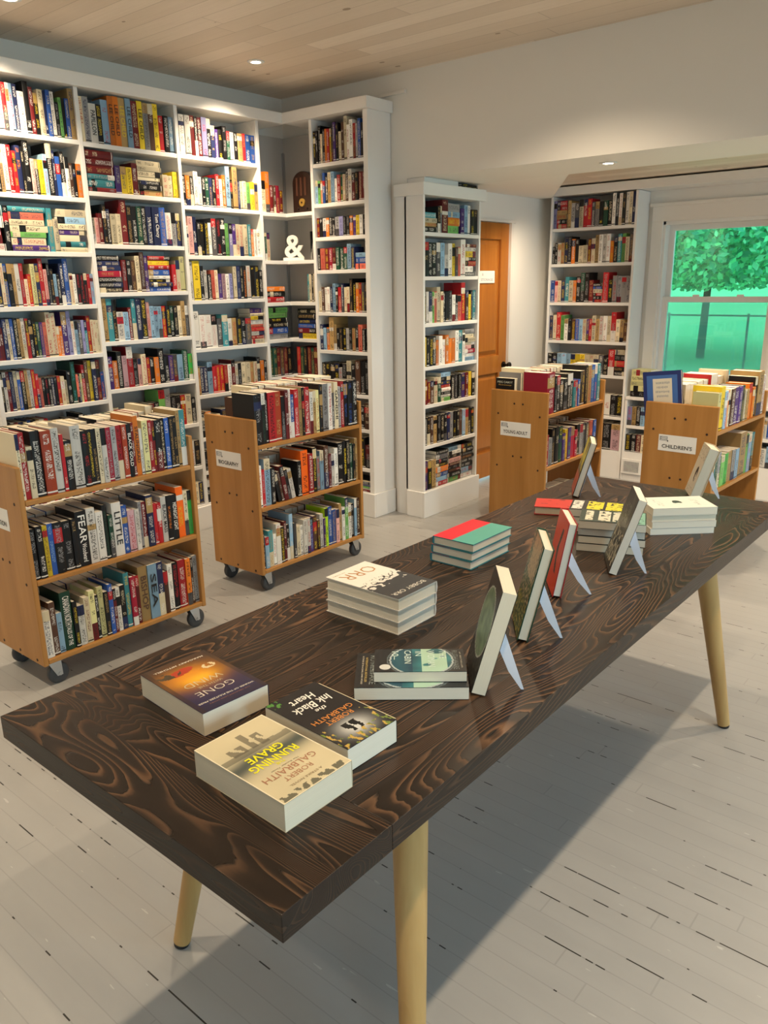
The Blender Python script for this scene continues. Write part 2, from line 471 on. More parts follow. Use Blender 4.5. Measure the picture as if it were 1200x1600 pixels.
def art_mesh(book_root, t, d, h, func, n=(44, 64), name='cover_art', m=.0):
    nx, nz = n; V = []; Fc = []; CO = []
    for k in range(nz+1):
        for i in range(nx+1): V.append((t+.00035, m+(d-2*m)*i/nx, m+(h-2*m)*k/nz))
    for k in range(nz):
        for i in range(nx):
            Fc.append((k*(nx+1)+i, k*(nx+1)+i+1, (k+1)*(nx+1)+i+1, (k+1)*(nx+1)+i)); CO.append(func((i+.5)/nx, (k+.5)/nz))
    me = bpy.data.meshes.new(name); me.from_pydata(V, [], Fc)
    a = me.attributes.new('Col', 'FLOAT_COLOR', 'CORNER'); ca = []
    for cc in CO: ca += [cc[0], cc[1], cc[2], 1.]*4
    a.data.foreach_set('color', ca); me.materials.append(M['art']); me.update()
    o = bpy.data.objects.new(name, me); COL.objects.link(o); o.parent = book_root
    return o
def cover_text(root, t, d, h, items, name='cover_lettering'):
    """items: (string, u, v, wfrac, hfrac, colour, shear, bold) in cover units; one mesh per colour"""
    by = {}
    for it in items: by.setdefault(it[5], []).append(it)
    for c, its in by.items():
        mb = MB()
        for s, u, v, w, hh, _, sh, bo in its:
            text_into(mb, s, (t+.0008, u*d, v*h), (0, 1, 0), (0, 0, 1), w*d, hh*h, sh, bo)
        mb.build(name, ink(c), root)

def make_individual(B):
    root = thing('book', B['label'], 'book', B['M'], B['group'])
    V, Fc, CO, UV, P = book_geo(B['t'], B['d'], B['h'], B['hard'], B['base'], B['bands'], B['txt'], B['seed'])
    if B['title']: UV = [[(-1, -1)]*len(u) for u in UV]
    me = cover_mesh('cover', V, Fc, CO, UV, B['txt'], B['seed'])
    o = bpy.data.objects.new('cover', me); COL.objects.link(o); o.parent = root
    MB().box(*P).build('page_block', M['page'], root)
    if B['title']:
        t, h = B['t'], B['h']; mb = MB(); y = -min(.004, t*.14)-.0012
        parts = B['title'].split('|')
        if len(parts) == 1: spans = [(.52, .62, .62)]
        else: spans = [(.68, .5, .62), (.25, .34, .42)]
        for s, (zc, ln, wd) in zip(parts, spans):
            text_into(mb, s, (t/2, y, zc*h), (0, 0, -1), (1, 0, 0), ln*h, wd*t, 0, .01)
        mb.build('spine_lettering', ink(PAL[B['tk']][0]), root)
    if B['art']: B['art'](root, B['t'], B['d'], B['h'])
    return root

# ------------------------------------------------------------------ room shell
XW, YN = -4.5, 4.28           # west wall (room one), north wall (room one) faces
ZC = 2.86
XE, YS = 2.3, -2.3
X2, Y2, ZC2, ZS = -3.45, 6.36, 2.325, 2.24
def sbox(name, m, *b, bevel=0.):
    return struct(MB().box(*b).build(name, m, None, bevel))
sbox('floor', M['floor'], XW-.1, XE+.1, YS-.1, Y2+.1, -.05, 0)
sbox('ceiling', M['ceil'], XW-.1, XE+.1, YS-.1, YN+.02, ZC, ZC+.05)
sbox('wall_west', M['wall'], XW-.1, XW, YS, YN, 0, ZC)
wn = MB().box(XW-.1, -3.37, YN, YN+.1, 0, ZC).box(-3.37, XE, YN, 4.88, ZS, ZC)
struct(wn.build('wall_north', M['wall']))
sbox('ceiling_far', M['ceil'], X2-.1, XE+.1, 4.88, Y2+.1, ZC2, ZC2+.05)
# door wall (west wall of the far room) with opening
DY0, DY1, DZ = 5.255, 5.70, 2.035
DY0 = DY1-.78
ww = MB().box(X2-.1, X2, YN+.1, DY0, 0, ZC2).box(X2-.1, X2, DY1, Y2, 0, ZC2).box(X2-.1, X2, DY0, DY1, DZ, ZC2)
struct(ww.build('wall_west_far', M['wall_far']))
sbox('wall_south', M['wall'], XW-.1, XE+.1, YS-.1, YS, 0, ZC)
# north wall of far room with window
WX0, WX1, WZ0, WZ1 = -2.49, -1.60, .80, 2.03
wf = MB().box(X2-.1, WX0, Y2, Y2+.14, 0, ZC2).box(WX1, XE, Y2, Y2+.14, 0, ZC2).box(WX0, WX1, Y2, Y2+.14, 0, WZ0).box(WX0, WX1, Y2, Y2+.14, WZ1, ZC2)
struct(wf.build('wall_north_far', M['wall_far']))
# east wall with three daylight windows (out of frame)
EW = [(-1.7, -.6), (.4, 1.6), (2.4, 3.6), (5.0, 6.0)]
we = MB(); yprev = YS-.1
for a, b in EW:
    we.box(XE, XE+.1, yprev, a, 0, ZC); we.box(XE, XE+.1, a, b, 0, .85); we.box(XE, XE+.1, a, b, 2.15, ZC); yprev = b
we.box(XE, XE+.1, yprev, Y2+.1, 0, ZC)
struct(we.build('wall_east', M['wall']))

def glass_mat():
    n = bpy.data.materials.new('window_glass'); n.use_nodes = True; t = n.node_tree
    t.nodes.remove(t.nodes['Principled BSDF'])
    tr = t.nodes.new('ShaderNodeBsdfTransparent'); tr.inputs[0].default_value = (.76, .97, .95, 1)
    gl = t.nodes.new('ShaderNodeBsdfGlossy'); gl.inputs['Roughness'].default_value = .02
    fr = t.nodes.new('ShaderNodeFresnel'); fr.inputs[0].default_value = 1.45
    mx = t.nodes.new('ShaderNodeMixShader')
    t.links.new(fr.outputs[0], mx.inputs[0]); t.links.new(tr.outputs[0], mx.inputs[1]); t.links.new(gl.outputs[0], mx.inputs[2])
    t.links.new(mx.outputs[0], t.nodes['Material Output'].inputs[0])
    return n
M['glass'] = glass_mat()
def screen_mat():
    """fine insect screen over the lower sash: its pale turquoise colour paints haze over the view"""
    n = bpy.data.materials.new('insect_screen'); n.use_nodes = True; t = n.node_tree
    b = t.nodes['Principled BSDF']; b.inputs['Base Color'].default_value = (.66, .92, .90, 1); b.inputs['Roughness'].default_value = .7
    tr = t.nodes.new('ShaderNodeBsdfTransparent'); mx = t.nodes.new('ShaderNodeMixShader'); mx.inputs[0].default_value = .3
    t.links.new(tr.outputs[0], mx.inputs[1]); t.links.new(b.outputs[0], mx.inputs[2]); t.links.new(mx.outputs[0], t.nodes['Material Output'].inputs[0])
    return n
M['screen'] = screen_mat()
def window(nm, Mx, w, z0, z1, wall_t, full=True):
    """local x along wall, y outward, wall face y=0; opening x 0..w"""
    r = struct(thing(nm, None, None, Mx))
    s = M['shelf']
    zm = z0+(z1-z0)*.515
    if full:
        c = MB().box(-.075, .012, -.022, .0, z0-.02, z1+.02).box(w-.012, w+.075, -.022, .0, z0-.02, z1+.02)
        c.build('casing', M['trim'], r, .003)
        MB().box(-.075, w+.075, -.024, 0, z1-.01, z1+.12).box(-.095, w+.095, -.036, 0, z1+.10, z1+.125).build('head_casing', M['trim'], r, .003)
        MB().box(-.09, w+.09, -.05, .06, z0-.03, z0).build('sill', s, r, .004)
    j = MB().box(0, .03, 0, wall_t, z0, z1).box(w-.03, w, 0, wall_t, z0, z1).box(0, w, 0, wall_t, z1-.035, z1).box(0, w, .05, wall_t, z0, z0+.03)
    j.build('jamb', s, r, .002)
    def sash(name, y, a, b, th=.042):
        o = MB().box(.03, .03+th, y, y+.03, a, b).box(w-.03-th, w-.03, y, y+.03, a, b).box(.03+th, w-.03-th, y, y+.03, a, a+th).box(.03+th, w-.03-th, y, y+.03, b-th, b).build(name, s, r, .002)
        MB().box(.03+th, w-.03-th, y+.013, y+.017, a+th, b-th).build('pane', M['glass'], o)
        return o
    sash('upper_sash', .085, zm-.02, z1-.035)
    lo = sash('lower_sash', .045, z0+.03, zm+.025)
    for fx in (.33, .70):
        MB().box(w*fx-.025, w*fx+.025, .03, .05, zm+.025, zm+.04).build('latch', s, lo, .004)
    if full:
        MB().box(.034, w-.034, .125, .1265, z0+.03, zm).build('insect_screen', M['screen'], r)
    return r
window('window_1', frame(WX0, Y2, 0, 0), WX1-WX0, WZ0+.0, WZ1, .14)
for i, (a, b) in enumerate(EW): window(f'window_{i+2}', frame(XE, b, 0, -90), b-a, .85, 2.15, .1, False)

# trims
sbox('trim_1', M['trim'], XW, XW+.018, YS, YN, 2.735, 2.755, bevel=.002)
sbox('trim_2', M['trim'], XW+.018, -3.37, YN-.018, YN, 2.735, 2.755, bevel=.002)
# pilaster and post between the two cases
sbox('trim_3', M['trim'], -3.462, -3.437, 4.255, YN, 0, 2.21, bevel=.002)
sbox('trim_4', M['trim'], -3.437, -3.37, 4.268, YN, 0, 2.21, bevel=.002)
# triangular lowered ceiling piece by the door wall
struct(MB().prism([(X2, 4.88), (-2.54, 4.88), (-3.335, 6.14), (X2, 6.14)], ZS, ZC2-.001).build('trim_5', M['wall_far']))
# door casing: plain white edge strip
dc = MB().box(X2, X2+.012, DY1, DY1+.03, 0, DZ+.02).box(X2, X2+.012, DY0-.03, DY0, 0, DZ+.02).box(X2, X2+.014, DY0-.03, DY1+.06, DZ, DZ+.02)
struct(dc.build('trim_6', M['trim'], None, .002))
sbox('baseboard_west', M['trim'], X2, X2+.015, DY1+.03, Y2-.23, 0, .14, bevel=.003)

sbox('trim_7', M['shelf'], -3.42, -3.235, 4.285, 4.66, 2.2055, 2.239)
# door
dr = struct(thing('door_1', None, None, frame(X2-.055, DY0, 0, 0)))
dw = DY1-DY0
d = MB()
xf = .045
for y0, y1, z0, z1 in ((.003, .115, .03, DZ-.004), (dw-.115, dw-.003, .03, DZ-.004), (.115, dw-.115, .03, .24), (.115, dw-.115, .88, 1.02), (.115, dw-.115, DZ-.125, DZ-.004)):
    d.box(0, xf, y0, y1, z0, z1)
d.build('door_frame', M['door'], dr, .003)
for z0, z1 in ((.24, .88), (1.02, DZ-.125)):
    p = MB().box(.004, .022, .115, dw-.115, z0, z1).build('panel', M['door'], dr)
    q = MB(); b0 = .035
    q.quad_box([(.022, .125, z0+.01), (.022, dw-.125, z0+.01), (.022, dw-.125, z1-.01), (.022, .125, z1-.01),
                (.038, .125+b0, z0+.01+b0), (.038, dw-.125-b0, z0+.01+b0), (.038, dw-.125-b0, z1-.01-b0), (.038, .125+b0, z1-.01-b0)])
    q.build('raised_field', M['door'], p)
kz = .935; ky = dw-.045
hd = MB().tube((xf, ky, kz), (xf+.008, ky, kz), .028).tube((xf+.008, ky, kz), (xf+.045, ky, kz), .010).build('knob', M['dark_metal'], dr)
kb = MB(); kb.lathe([(.004, 0), (.018, .004), (.026, .014), (.024, .026), (.012, .034)], 20)
kb.build('knob_ball', M['dark_metal'], hd, smooth=True, M=Matrix.Translation((xf+.04, ky, kz)) @ Matrix.Rotation(R_(90), 4, 'Y'))
sgn = MB().box(xf, xf+.001, .33, dw-.205, 1.585, 1.676).build('sign', M['paper'], dr); sgn['label'] = 'white paper sign on the door'
tx = MB(); text_into(tx, 'STORAGE', (xf+.0016, .465, 1.61), (0, 1, 0), (0, 0, 1), .17, .018, 0, .01); text_into(tx, '&', (xf+.0016, .405, 1.65), (0, 1, 0), (0, 0, 1), .018, .02, 0, .01)
tx.build('sign_lettering', M['greyink'], sgn)

# ------------------------------------------------------------------ built-in bookcases
SH = .024
def shelves_part(parent, boxes, name='shelf'):
    for b in boxes: MB().box(*b).build(name, M['shelf'], parent, .0015)

b1 = [2.372, 2.077, 1.790, 1.508, 1.233, .960, .685, .42]
b2 = [2.368, 2.116, 1.837, 1.570, 1.292, 1.013, .730, .44]
b3 = [2.371, 2.079, 1.785, 1.510, 1.206, .905, .62, .39]
XA = -4.26; BASE = .171; CB = 2.635; CT = 2.703
bca = thing('built_in_bookcase', 'tall white built-in bookcase along the left wall, three bays wide, full of books', 'bookcase', frame(XA, 0, 0, 90))
# local: x = world y, y = world -x
DA = -XA-4.5; DA = 4.5-4.26-.004
MB().box(1.24, 3.84, DA-.012, DA, 0, CB).build('back_panel', M['back'], bca)
for ys in (1.90, 2.54, 3.18, 3.82):
    MB().box(ys-.012, ys+.012, 0, DA-.013, 0, CB).build('upright', M['shelf'], bca, .0015)
MB().box(1.26, 1.888, 0, DA-.013, 0, .17).build('plinth', M['shelf'], bca)
for (y0, y1), zs in zip(((1.912, 2.528), (2.552, 3.168), (3.192, 3.808)), (b1, b2, b3)):
    for z in zs: MB().box(y0, y1, .002, DA-.013, z-SH, z).build('shelf', M['shelf'], bca, .0015)
    MB().box(y0, y1, .002, DA-.013, 0, BASE).build('plinth', M['shelf'], bca)
MB().box(1.24, 4.045, -.03, DA, CB, CT).build('crown', M['shelf'], bca, .003)
MB().box(1.24, 3.83, -.018, -.001, 0, BASE-.01).build('baseboard', M['shelf'], bca, .003)

# corner open unit (L shaped shelves)
zc_ = [2.073, 1.760, 1.478, 1.223, .96, .70, .43]
cor = thing('corner_shelf_unit', 'white L-shaped corner shelving between the two book walls, partly empty', 'shelf', Matrix.Identity(4))
Lp = [(-4.495, 3.833), (-4.262, 3.833), (-4.262, 4.052), (-4.014, 4.052), (-4.014, 4.275), (-4.495, 4.275)]
for z in zc_: MB().prism(Lp, z-SH, z).build('shelf', M['shelf'], cor, .0015)
MB().prism(Lp, 0, BASE).build('plinth', M['shelf'], cor)
MB().box(-4.497, -4.485, 3.834, 4.262, BASE, 2.60).box(-4.485, -4.014, 4.262, 4.274, BASE, 2.60).build('back_panel', M['back'], cor)
MB().box(-4.485, -4.475, 4.24, 4.262, BASE, 2.5).build('shelf_track', M['metal'], cor)

YB = 4.05
zB = [2.363, 2.114, 1.902, 1.689, 1.410, 1.152, .860, .622, .344]
bcb = thing('built_in_bookcase', 'narrow white bookcase at right angles to the left wall, solid end panel beside the opening', 'bookcase', frame(-4.0, YB, 0, 0))
DB = YN-YB-.004
MB().box(-.012, .012, 0, DB, 0, CB).build('upright', M['shelf'], bcb, .0015)
MB().box(.462, .50, 0, DB, 0, CB).build('end_panel', M['shelf'], bcb, .0015)
MB().box(.012, .462, DB-.012, DB, BASE, CB).build('back_panel', M['back'], bcb)
for z in zB: MB().box(.0125, .4615, .002, DB-.013, z-SH, z).build('shelf', M['shelf'], bcb, .0015)
MB().box(.0125, .4615, .002, DB-.013, 0, BASE).build('plinth', M['shelf'], bcb)
MB().box(-.23, .523, -.03, DB, CB, CT).build('crown', M['shelf'], bcb, .003)
MB().box(.0, .516, -.018, -.001, 0, BASE).box(.501, .516, -.001, DB, 0, BASE).build('baseboard', M['shelf'], bcb, .003)

XC = -3.217
zC = [1.91, 1.635, 1.335, 1.05, .792, .508]
bcc = thing('built_in_bookcase', 'white bookcase just inside the opening beside the brown door, tall baseboard', 'bookcase', frame(XC, 4.25, 0, 90))
DC = .225
MB().box(0, .02, 0, DC, 0, 2.13).build('end_panel', M['shelf'], bcc, .0015)
MB().box(.0, .06, .14, .153, .19, 2.13).build('panel_strip', M['trim'], bcc)
MB().box(.645, .665, 0, DC, 0, 2.13).build('upright', M['shelf'], bcc, .0015)
MB().box(.02, .645, DC-.01, DC, .19, 2.13).build('back_panel', M['back'], bcc)
for z in zC: MB().box(.0205, .6445, .002, DC-.011, z-SH, z).build('shelf', M['shelf'], bcc, .0015)
MB().box(.0205, .6445, .002, DC-.011, 0, .185).build('plinth', M['shelf'], bcc)
MB().box(-.022, .70, -.02, DC, 2.13, 2.205).build('crown', M['shelf'], bcc, .003)
MB().box(-.014, .68, -.016, -.001, 0, .185).box(-.014, 0, -.001, .14, 0, .185).build('baseboard', M['shelf'], bcc, .003)

YD = 6.13; XD0, XD1 = -3.335, -2.60
zD = [2.0, 1.725, 1.420, 1.112, .845, .511]
bcd = thing('built_in_bookcase', 'white bookcase left of the window in the far room, books on every shelf', 'bookcase', frame(XD0, YD, 0, 0))
wD = XD1-XD0; DD = Y2-YD-.004
MB().box(0, .02, 0, DD, 0, 2.245).build('upright', M['shelf'], bcd, .0015)
MB().box(wD-.02, wD, 0, DD, 0, 2.245).build('upright', M['shelf'], bcd, .0015)
MB().box(.02, wD-.02, DD-.01, DD, .2, 2.245).build('back_panel', M['back'], bcd)
for z in zD: MB().box(.0205, wD-.0205, .002, DD-.011, z-SH, z).build('shelf', M['shelf'], bcd, .0015)
MB().box(.0205, wD-.0205, .002, DD-.011, 0, .229).build('plinth', M['shelf'], bcd)
MB().box(-.0, 2.6, -.02, DD, 2.248, 2.312).build('crown', M['shelf'], bcd, .003)
# low case under the window
lwx = XD1+.006; lw = thing('low_bookcase', 'low white bookcase under the window, yellow books stacked on top of it', 'bookcase', frame(lwx, YD, 0, 0))
lww = 1.36
for xx in (0., .50, .98, lww-.02): MB().box(xx, xx+.02, 0, DD, .0, .66).build('upright', M['shelf'], lw, .0015)
MB().box(0, lww, -.004, DD, .662, .686).build('top', M['shelf'], lw, .002)
for x0, x1 in ((.0205, .4995), (.5205, .9795), (1.0005, lww-.0205)):
    MB().box(x0, x1, .002, DD-.011, .43, .454).build('shelf', M['shelf'], lw, .0015)
    MB().box(x0, x1, .002, DD-.011, 0, .235).build('plinth', M['shelf'], lw)
MB().box(.0205, lww-.02, DD-.01, DD, .235, .66).build('back_panel', M['back'], lw)
# taller end case at the right edge
rcx = lwx+lww+.004
# floor register in the plinth
vg = thing('vent_grille', 'white floor-level vent grille with dark slots beside the wooden cart', 'vent', frame(-2.585, YD-.002, .055, 0))
MB().box(0, .17, -.012, -.002, 0, .125).build('frame', M['shelf'], vg, .003)
MB().box(.022, .148, -.0135, -.012, .02, .105).build('grille_back', M['ink'], vg)
for i in range(11): MB().box(.0255+i*.0113, .0305+i*.0113, -.016, -.0135, .02, .105).build('slat', M['shelf'], vg)

# ------------------------------------------------------------------ rows of books
fill1 = "k48 w48 R48 n58 c48 b48 k58 T48 w58 r48 "
A1 = ["w38 l38 n48 w67 k59w R48 k47y c58 n38 b48 w48 k46 G37 k37y b47 T59",
      "r47y n58o k38 k69w p46 k46 y56k l47 k69 n38 b57 k58w w47 N46 k46 o56",
      "[tsccGcu]298 t48 c46 [clcuctc]248",
      "c45 r46 Y58 n58y r59 p47 k38 k47 l46 k46 n58 b69 c46 w46 k56r k56r k46r r46 l46",
      "k58 k47 g47 u47 s57 c69r c69r o46w o46w u79 v59 w47 l47 E57 v47 t47 r58 c47 c47 c37",
      "r47 s46 k46 k46r k46 n46 k46 r46 c56 c45 k67 g69t s36 k36 Y36 r48 N59 y59 n69w R69 b56o",
      "y46 R46 r46 c46 c46 N46 k57 e57 k58 r46 w46 k57 w46 r46 c56 n46",
      "k46 w46 r46 c46 n46 N46 k57 e57 k58 r46 w46 k57 w46 r46 c56 n46"]
A2 = ["c38 e48 w57k!PAPILLON k47 l58 o49k!LEE_CHILD o49k!LEE_CHILD T59y!LEE_CHILD l49k!LEE_CHILD R59 y49k!LEE_CHILD e49 N49 y49k!LEE_CHILD r47 k47 l47w",
      "[RRRttR]209 u46 y46 y46 R47 [cccckkT]188 c45 c45 y46", "c35 p35 R36 k38 k37 c46 c46 R59 k48 k48w g48 k48 n58w!Tom_Clancy n68w!Tom_Clancy b58 w57r e47 n57y",
      "[knnqkkk]178 R37 k37 N37 c38 N39 u38 [ryrbwknb]178 r36 c37 Y48", "T59 t59 k49 w66 l56 R37 t49 n59w!HARLAN_COBEN k59y p48 l47 l47 l47 r47 k47y g47 k47 c47 T48 E47",
      "u47 o46 k48 m47 r59 k46 p36 c47 r36 k46 o46 k58 k46 u46 E46 l56 g57 A46", "c56 n34 n34 c45 c34 c34 c34 n46 R46 k46 G59 e59 k47 k47 r47 c57 k46",
      "o46 w46 k46 c46 n46 r46 k46 e46 w46 k46 T46 n46 o46 w46 k46"]
A3 = ["k29 w58k w58k R48 k38 R48 v58 k48w n47 u36 k46y k47 g46 w46 k46 T56 r36 b56 b56", "k46 o56 k46 w57k w46 k46 g46 n46 k46 r47 w46 o47 l59 k36 T69 n36 c36 c56k G56 y56 T46",
      "w36 p58 n48 k47 k47y k47y w47k E58 k58r k58 G47 v47w u47w c47 c57 c57 t47 o36w w46k w46k", "w49k!DEIGHTON y79 k48 w47k k46 s47 c47 u46 m46 w46 v46 _1 c48 n48 k38 k48o w58o k58y k58y k47",
      "w58 w57p w57p w57p E46 t57 w46 T46 k46y k46 E56 [ucywsrwrc]138", "T36 n46 n46 l57 r46 r46 r46 r46 w46 R47w w36 k46 c56 c56 T46 c46 k47 o46 k46",
      "k46 o46 [cck]85 n46 c46 k46 t46 w46 R46 k46 n46 c46 k46", "k46 o46 c46 n46 c46 k46 t46 w46 R46 k46 n46 c46 k46"]
def clear_for(zs, top):
    out = []; prev = top
    for z in zs: out.append(prev-z-(SH if prev != top else 0)); prev = z
    return out
for bay, (y0, rows, zs, bn) in enumerate(((1.913, A1, b1, 'leftmost wall bay'), (2.553, A2, b2, 'second wall bay from left'), (3.193, A3, b3, 'third wall bay from left'))):
    cl = clear_for(zs, CB)
    for i, (s, z, c) in enumerate(zip(rows, zs, cl)):
        s2 = (fill1+s) if bay == 0 and not s.startswith('[') else (('[twrcw]208 k48 '+s) if bay == 0 else s)
        row(frame(XA, y0, z, 90), .613, min(c, .285), s2, .15, f"{ORD[i+1]} shelf down, {bn}", 'books on the left wall', from_right=(bay == 0), skip=i > 5)
    row(frame(XA, y0, BASE, 90), .613, .24, "k46 r46 w46 c46 n46 T46 k57 e57 k58 r46 w46 k57 w46 b46 c56 n46", .15, 'bottom shelf', 'books on the left wall', skip=True)
Brows = ["k47y k37 k48 c36 k47 o37 r47 y37 k37 u48 k48 c46 N48 c59 w47 w58 r47 e37 b48 k47 A28", "l46 G46 o46 b48 k47 T58 l58 w46k r57 g47 c47 N48 w58 R57 k57 R57 R57", "R46 k46 w46 o46 k46 k46 e56 v56 k46 k46 o46 u46 y46 w46 k46",
         "k37 s57 R47 q47 R47 g47 g47 g47 l48 n47 [lbs]125", "c45 N46 w46 w46 n46 l47 k36 r56 n47 c46 c46 k48 k47 o47 r47 E47 k47", "n47 l46 o46 T69 T47 k46 k46 k46 e46 k46 T46 k46 s57 k46 k46", "k57 k57 k57 k57 e46 k57 c58 k57 N58 k58 k58",
         "t57 l46 n46 k46 R46 E46 k46 k47 N48", "k47 r47 n46 e46 k57 N48 k48 R46", "[kevGrR]405"]
for i, (s, z, c) in enumerate(zip(Brows, zB+[BASE], clear_for(zB+[BASE], CB))):
    row(frame(-3.987, YB, z, 0), .448, min(c, .27), s, .15, f"{ORD[i+1]} shelf down, narrow corner case", 'books in the narrow corner case')
Crows = ["[tcTk]145 k37 e27 R69 [eloG]138 u47 l48 w38 k47 k47", "k58 k48 k48 E48 l48 w45 w48 y38 N37 s37 w59 [RwykrwE]138", "k36 w37 n47 G37 s37 c48 c37 k37 k47 k47 w46 k46 s46 r59 N47 y36 k37 t47",
         "y37 k37 k47 k47 o36 w47 w36 o47 o46 o46 w48 t58 w37 [ecccpqwl]138", "R47 R36 N46 c47 g47 [lknrwkwG]118 k47 k47 k47 u47 R47 y47 k47", "k47 k47 N47 T47 k47 k47 k47 n47 e47 k47 k47 N47 l47 T47 k47 k47",
         "u37 k37 T37 [kekkoblr]109 [lwkpRkNkG]109 [kkkNkklw]109"]
for i, (s, z, c) in enumerate(zip(Crows, zC+[.189], clear_for(zC+[.189], 2.13))):
    row(frame(XC, 4.271, z, 90), .623, min(c, .27), s, .15, f"{ORD[i+1]} shelf down, case beside brown door", 'books in the case by the door')
Drows = ["v38 [rrTTkr]118 T38 e47 E47 c48 r48 r48 E37 e47 k47 g47 k47 w39 k39 w39 k39 w39 c39 n39", "k35 k36 w46 T46 n48 k48 o47 k47 c55 c55 R47 c47 T48 w48 w48 w48 o46 k47 t48 G48 c47 E48",
         "b46 p36 c36 n46 t47 c46 o36 k47 g48 k48 R46 [kbcrkr]95 r58 k46 e47 e47 e47 e47", "n47 c47 r58 G47 w46 k46 N46 b46 l46 c46 u36 r36 c47 T46 w47 w47 c47 r58 c46 T46 N45",
         "k46 k46 l46 l46 l46 y46k y46k y46k c46 c46 c46 E46 k45 r58 [ckrkk]98", "k46 n46 k46 k46 R46 u46 n46 k46 k46 v46 w46 k46 k46", "k46 n46 R46 c46 k46 n46 k46 n58w k58 m58"]
for i, (s, z, c) in enumerate(zip(Drows, zD+[.232], clear_for(zD+[.232], 2.248))):
    row(frame(XD0+.021, YD, z, 0), wD-.042, min(c, .27), s, .15, f"{ORD[i+1]} shelf down, case left of window", 'books left of the window')
for k, (x0, x1) in enumerate(((.021, .499), (.521, .979), (1.001, lww-.021))):
    row(frame(lwx+x0, YD, .455, 0), x1-x0, .2, "v47 T47 k47 l47 n46 k46 w46 R46 c46 k46 b46 w46 k47" if k != 2 else "k47 w47 b47 k47 n47 w47 b48 k48", .15, 'upper shelf, low case under window', 'books under the window')
    row(frame(lwx+x0, YD, .236, 0), x1-x0, .19, "k47 k47 R47 c47 k46 w46 n46 k46 c46 e46 k46" if k != 2 else "c47 w47 l48 t48 w48 c47 l48", .15, 'lower shelf, low case under window', 'books under the window')
# stack of yellow books on the low case
row(frame(lwx+.03, YD, .687, 0), .17, .225, "[YYYYk]109", .17, 'on the low case beside the window', 'yellow books stacked by the window')
# books left on the window sill
for (xx, zz, tt, hh, key) in ((-2.36, .801, .11, .05, 'w'), (-2.27, .801, .13, .03, 'k'), (-1.93, .801, .10, .05, 'e')):
    add_book(frame(xx, Y2-.045, zz, 0) @ Matrix(((0, 0, -1, tt), (0, 1, 0, 0), (1, 0, 0, 0), (0, 0, 0, 1))), hh, .06, tt, key, skip=True)
# dark books lying on top of the case by the door
for k in range(2): add_book(frame(XC-.015, 4.69+.0*k, 2.2055+.013*k, 90) @ Matrix(((0, 0, -1, .20), (0, 1, 0, 0), (1, 0, 0, 0), (0, 0, 0, 1))), .0125, .13, .19, 'k', 'y', skip=True)
# corner unit contents
W1 = frame(-4.262, 3.833, 0, 90); W2 = frame(-4.25, 4.052, 0, 0)
def sub(m, z): return Matrix.Translation((0, 0, z)) @ m
row(sub(W1, zc_[0]), .205, .27, "c67k o59 R46 N36 q46 R45", .16, 'top shelf of the corner unit', 'books in the corner shelves')
row(sub(W1, zc_[1]), .06, .24, "k36 g36 c57", .15, 'second shelf of the corner unit', 'books in the corner shelves')
row(sub(W1, zc_[2]), .19, .24, "[okr]194", .15, 'third shelf of the corner unit', 'books in the corner shelves')
row(sub(W2, zc_[2]) @ Matrix.Translation((.15, 0, 0)), .08, .25, "t47 c57 k47 c47", .14, 'third shelf right of the corner unit', 'books in the corner shelves')
row(sub(W1, zc_[3]), .205, .23, "[GGkkbe]209", .15, 'fourth shelf of the corner unit', 'books in the corner shelves')
row(sub(W2, zc_[3]) @ Matrix.Translation((.04, 0, 0)), .19, .22, "[kknbRy]199", .14, 'fourth shelf of the corner unit, right', 'books in the corner shelves')
row(sub(W1, zc_[4]), .215, .24, "g48T g48T R48T N48T R48T k48T", .15, 'fifth shelf of the corner unit', 'leather books in the corner')
row(sub(W2, zc_[4]) @ Matrix.Translation((.015, 0, 0)), .21, .24, "r48T g48T k48T R48T g48T R48T", .14, 'fifth shelf of the corner unit, right', 'leather books in the corner')

# cathedral radio
rd = thing('radio', 'dark wooden arched-top radio on the top corner shelf', 'radio', frame(-4.225, 4.085, zc_[0], 0) @ Matrix.Translation((0, 0, .0005)))
pf = []
w_, h_ = .185, .265
for i in range(17):
    a = PI*i/16; pf.append((w_/2+w_/2*math.cos(a), h_-.075+.075*math.sin(a)))
prof = [(0, 0), (w_, 0)]+pf
bm_ = MB(); o = 0
bm_.prism(prof, -.13, 0)
M['walnut'] = mat('dark_walnut', (.020, .009, .006), .35)
M['walnut2'] = mat('reddish_grille', (.085, .030, .016), .6)
RX90 = Matrix.Rotation(R_(90), 4, 'X')
bm_.build('cabinet', M['walnut'], rd, .004, M=RX90)
for gx in (.045, .085, .125): MB().box(gx-.008, gx+.008, -.003, .0, .11, h_-.04).build('grille_slot', M['walnut2'], rd)
dl = MB().tube((.093, -.008, .065), (.093, 0, .065), .026, n=24).build('dial', mat('brass_dial', (.42, .27, .06), .35, .4), rd)
MB().tube((.093, -.011, .065), (.093, -.008, .065), .006).build('dial_knob', M['walnut'], dl)
for gx in (.05, .136): MB().tube((gx, -.012, .025), (gx, 0, .025), .008).build('knob', M['walnut'], rd)
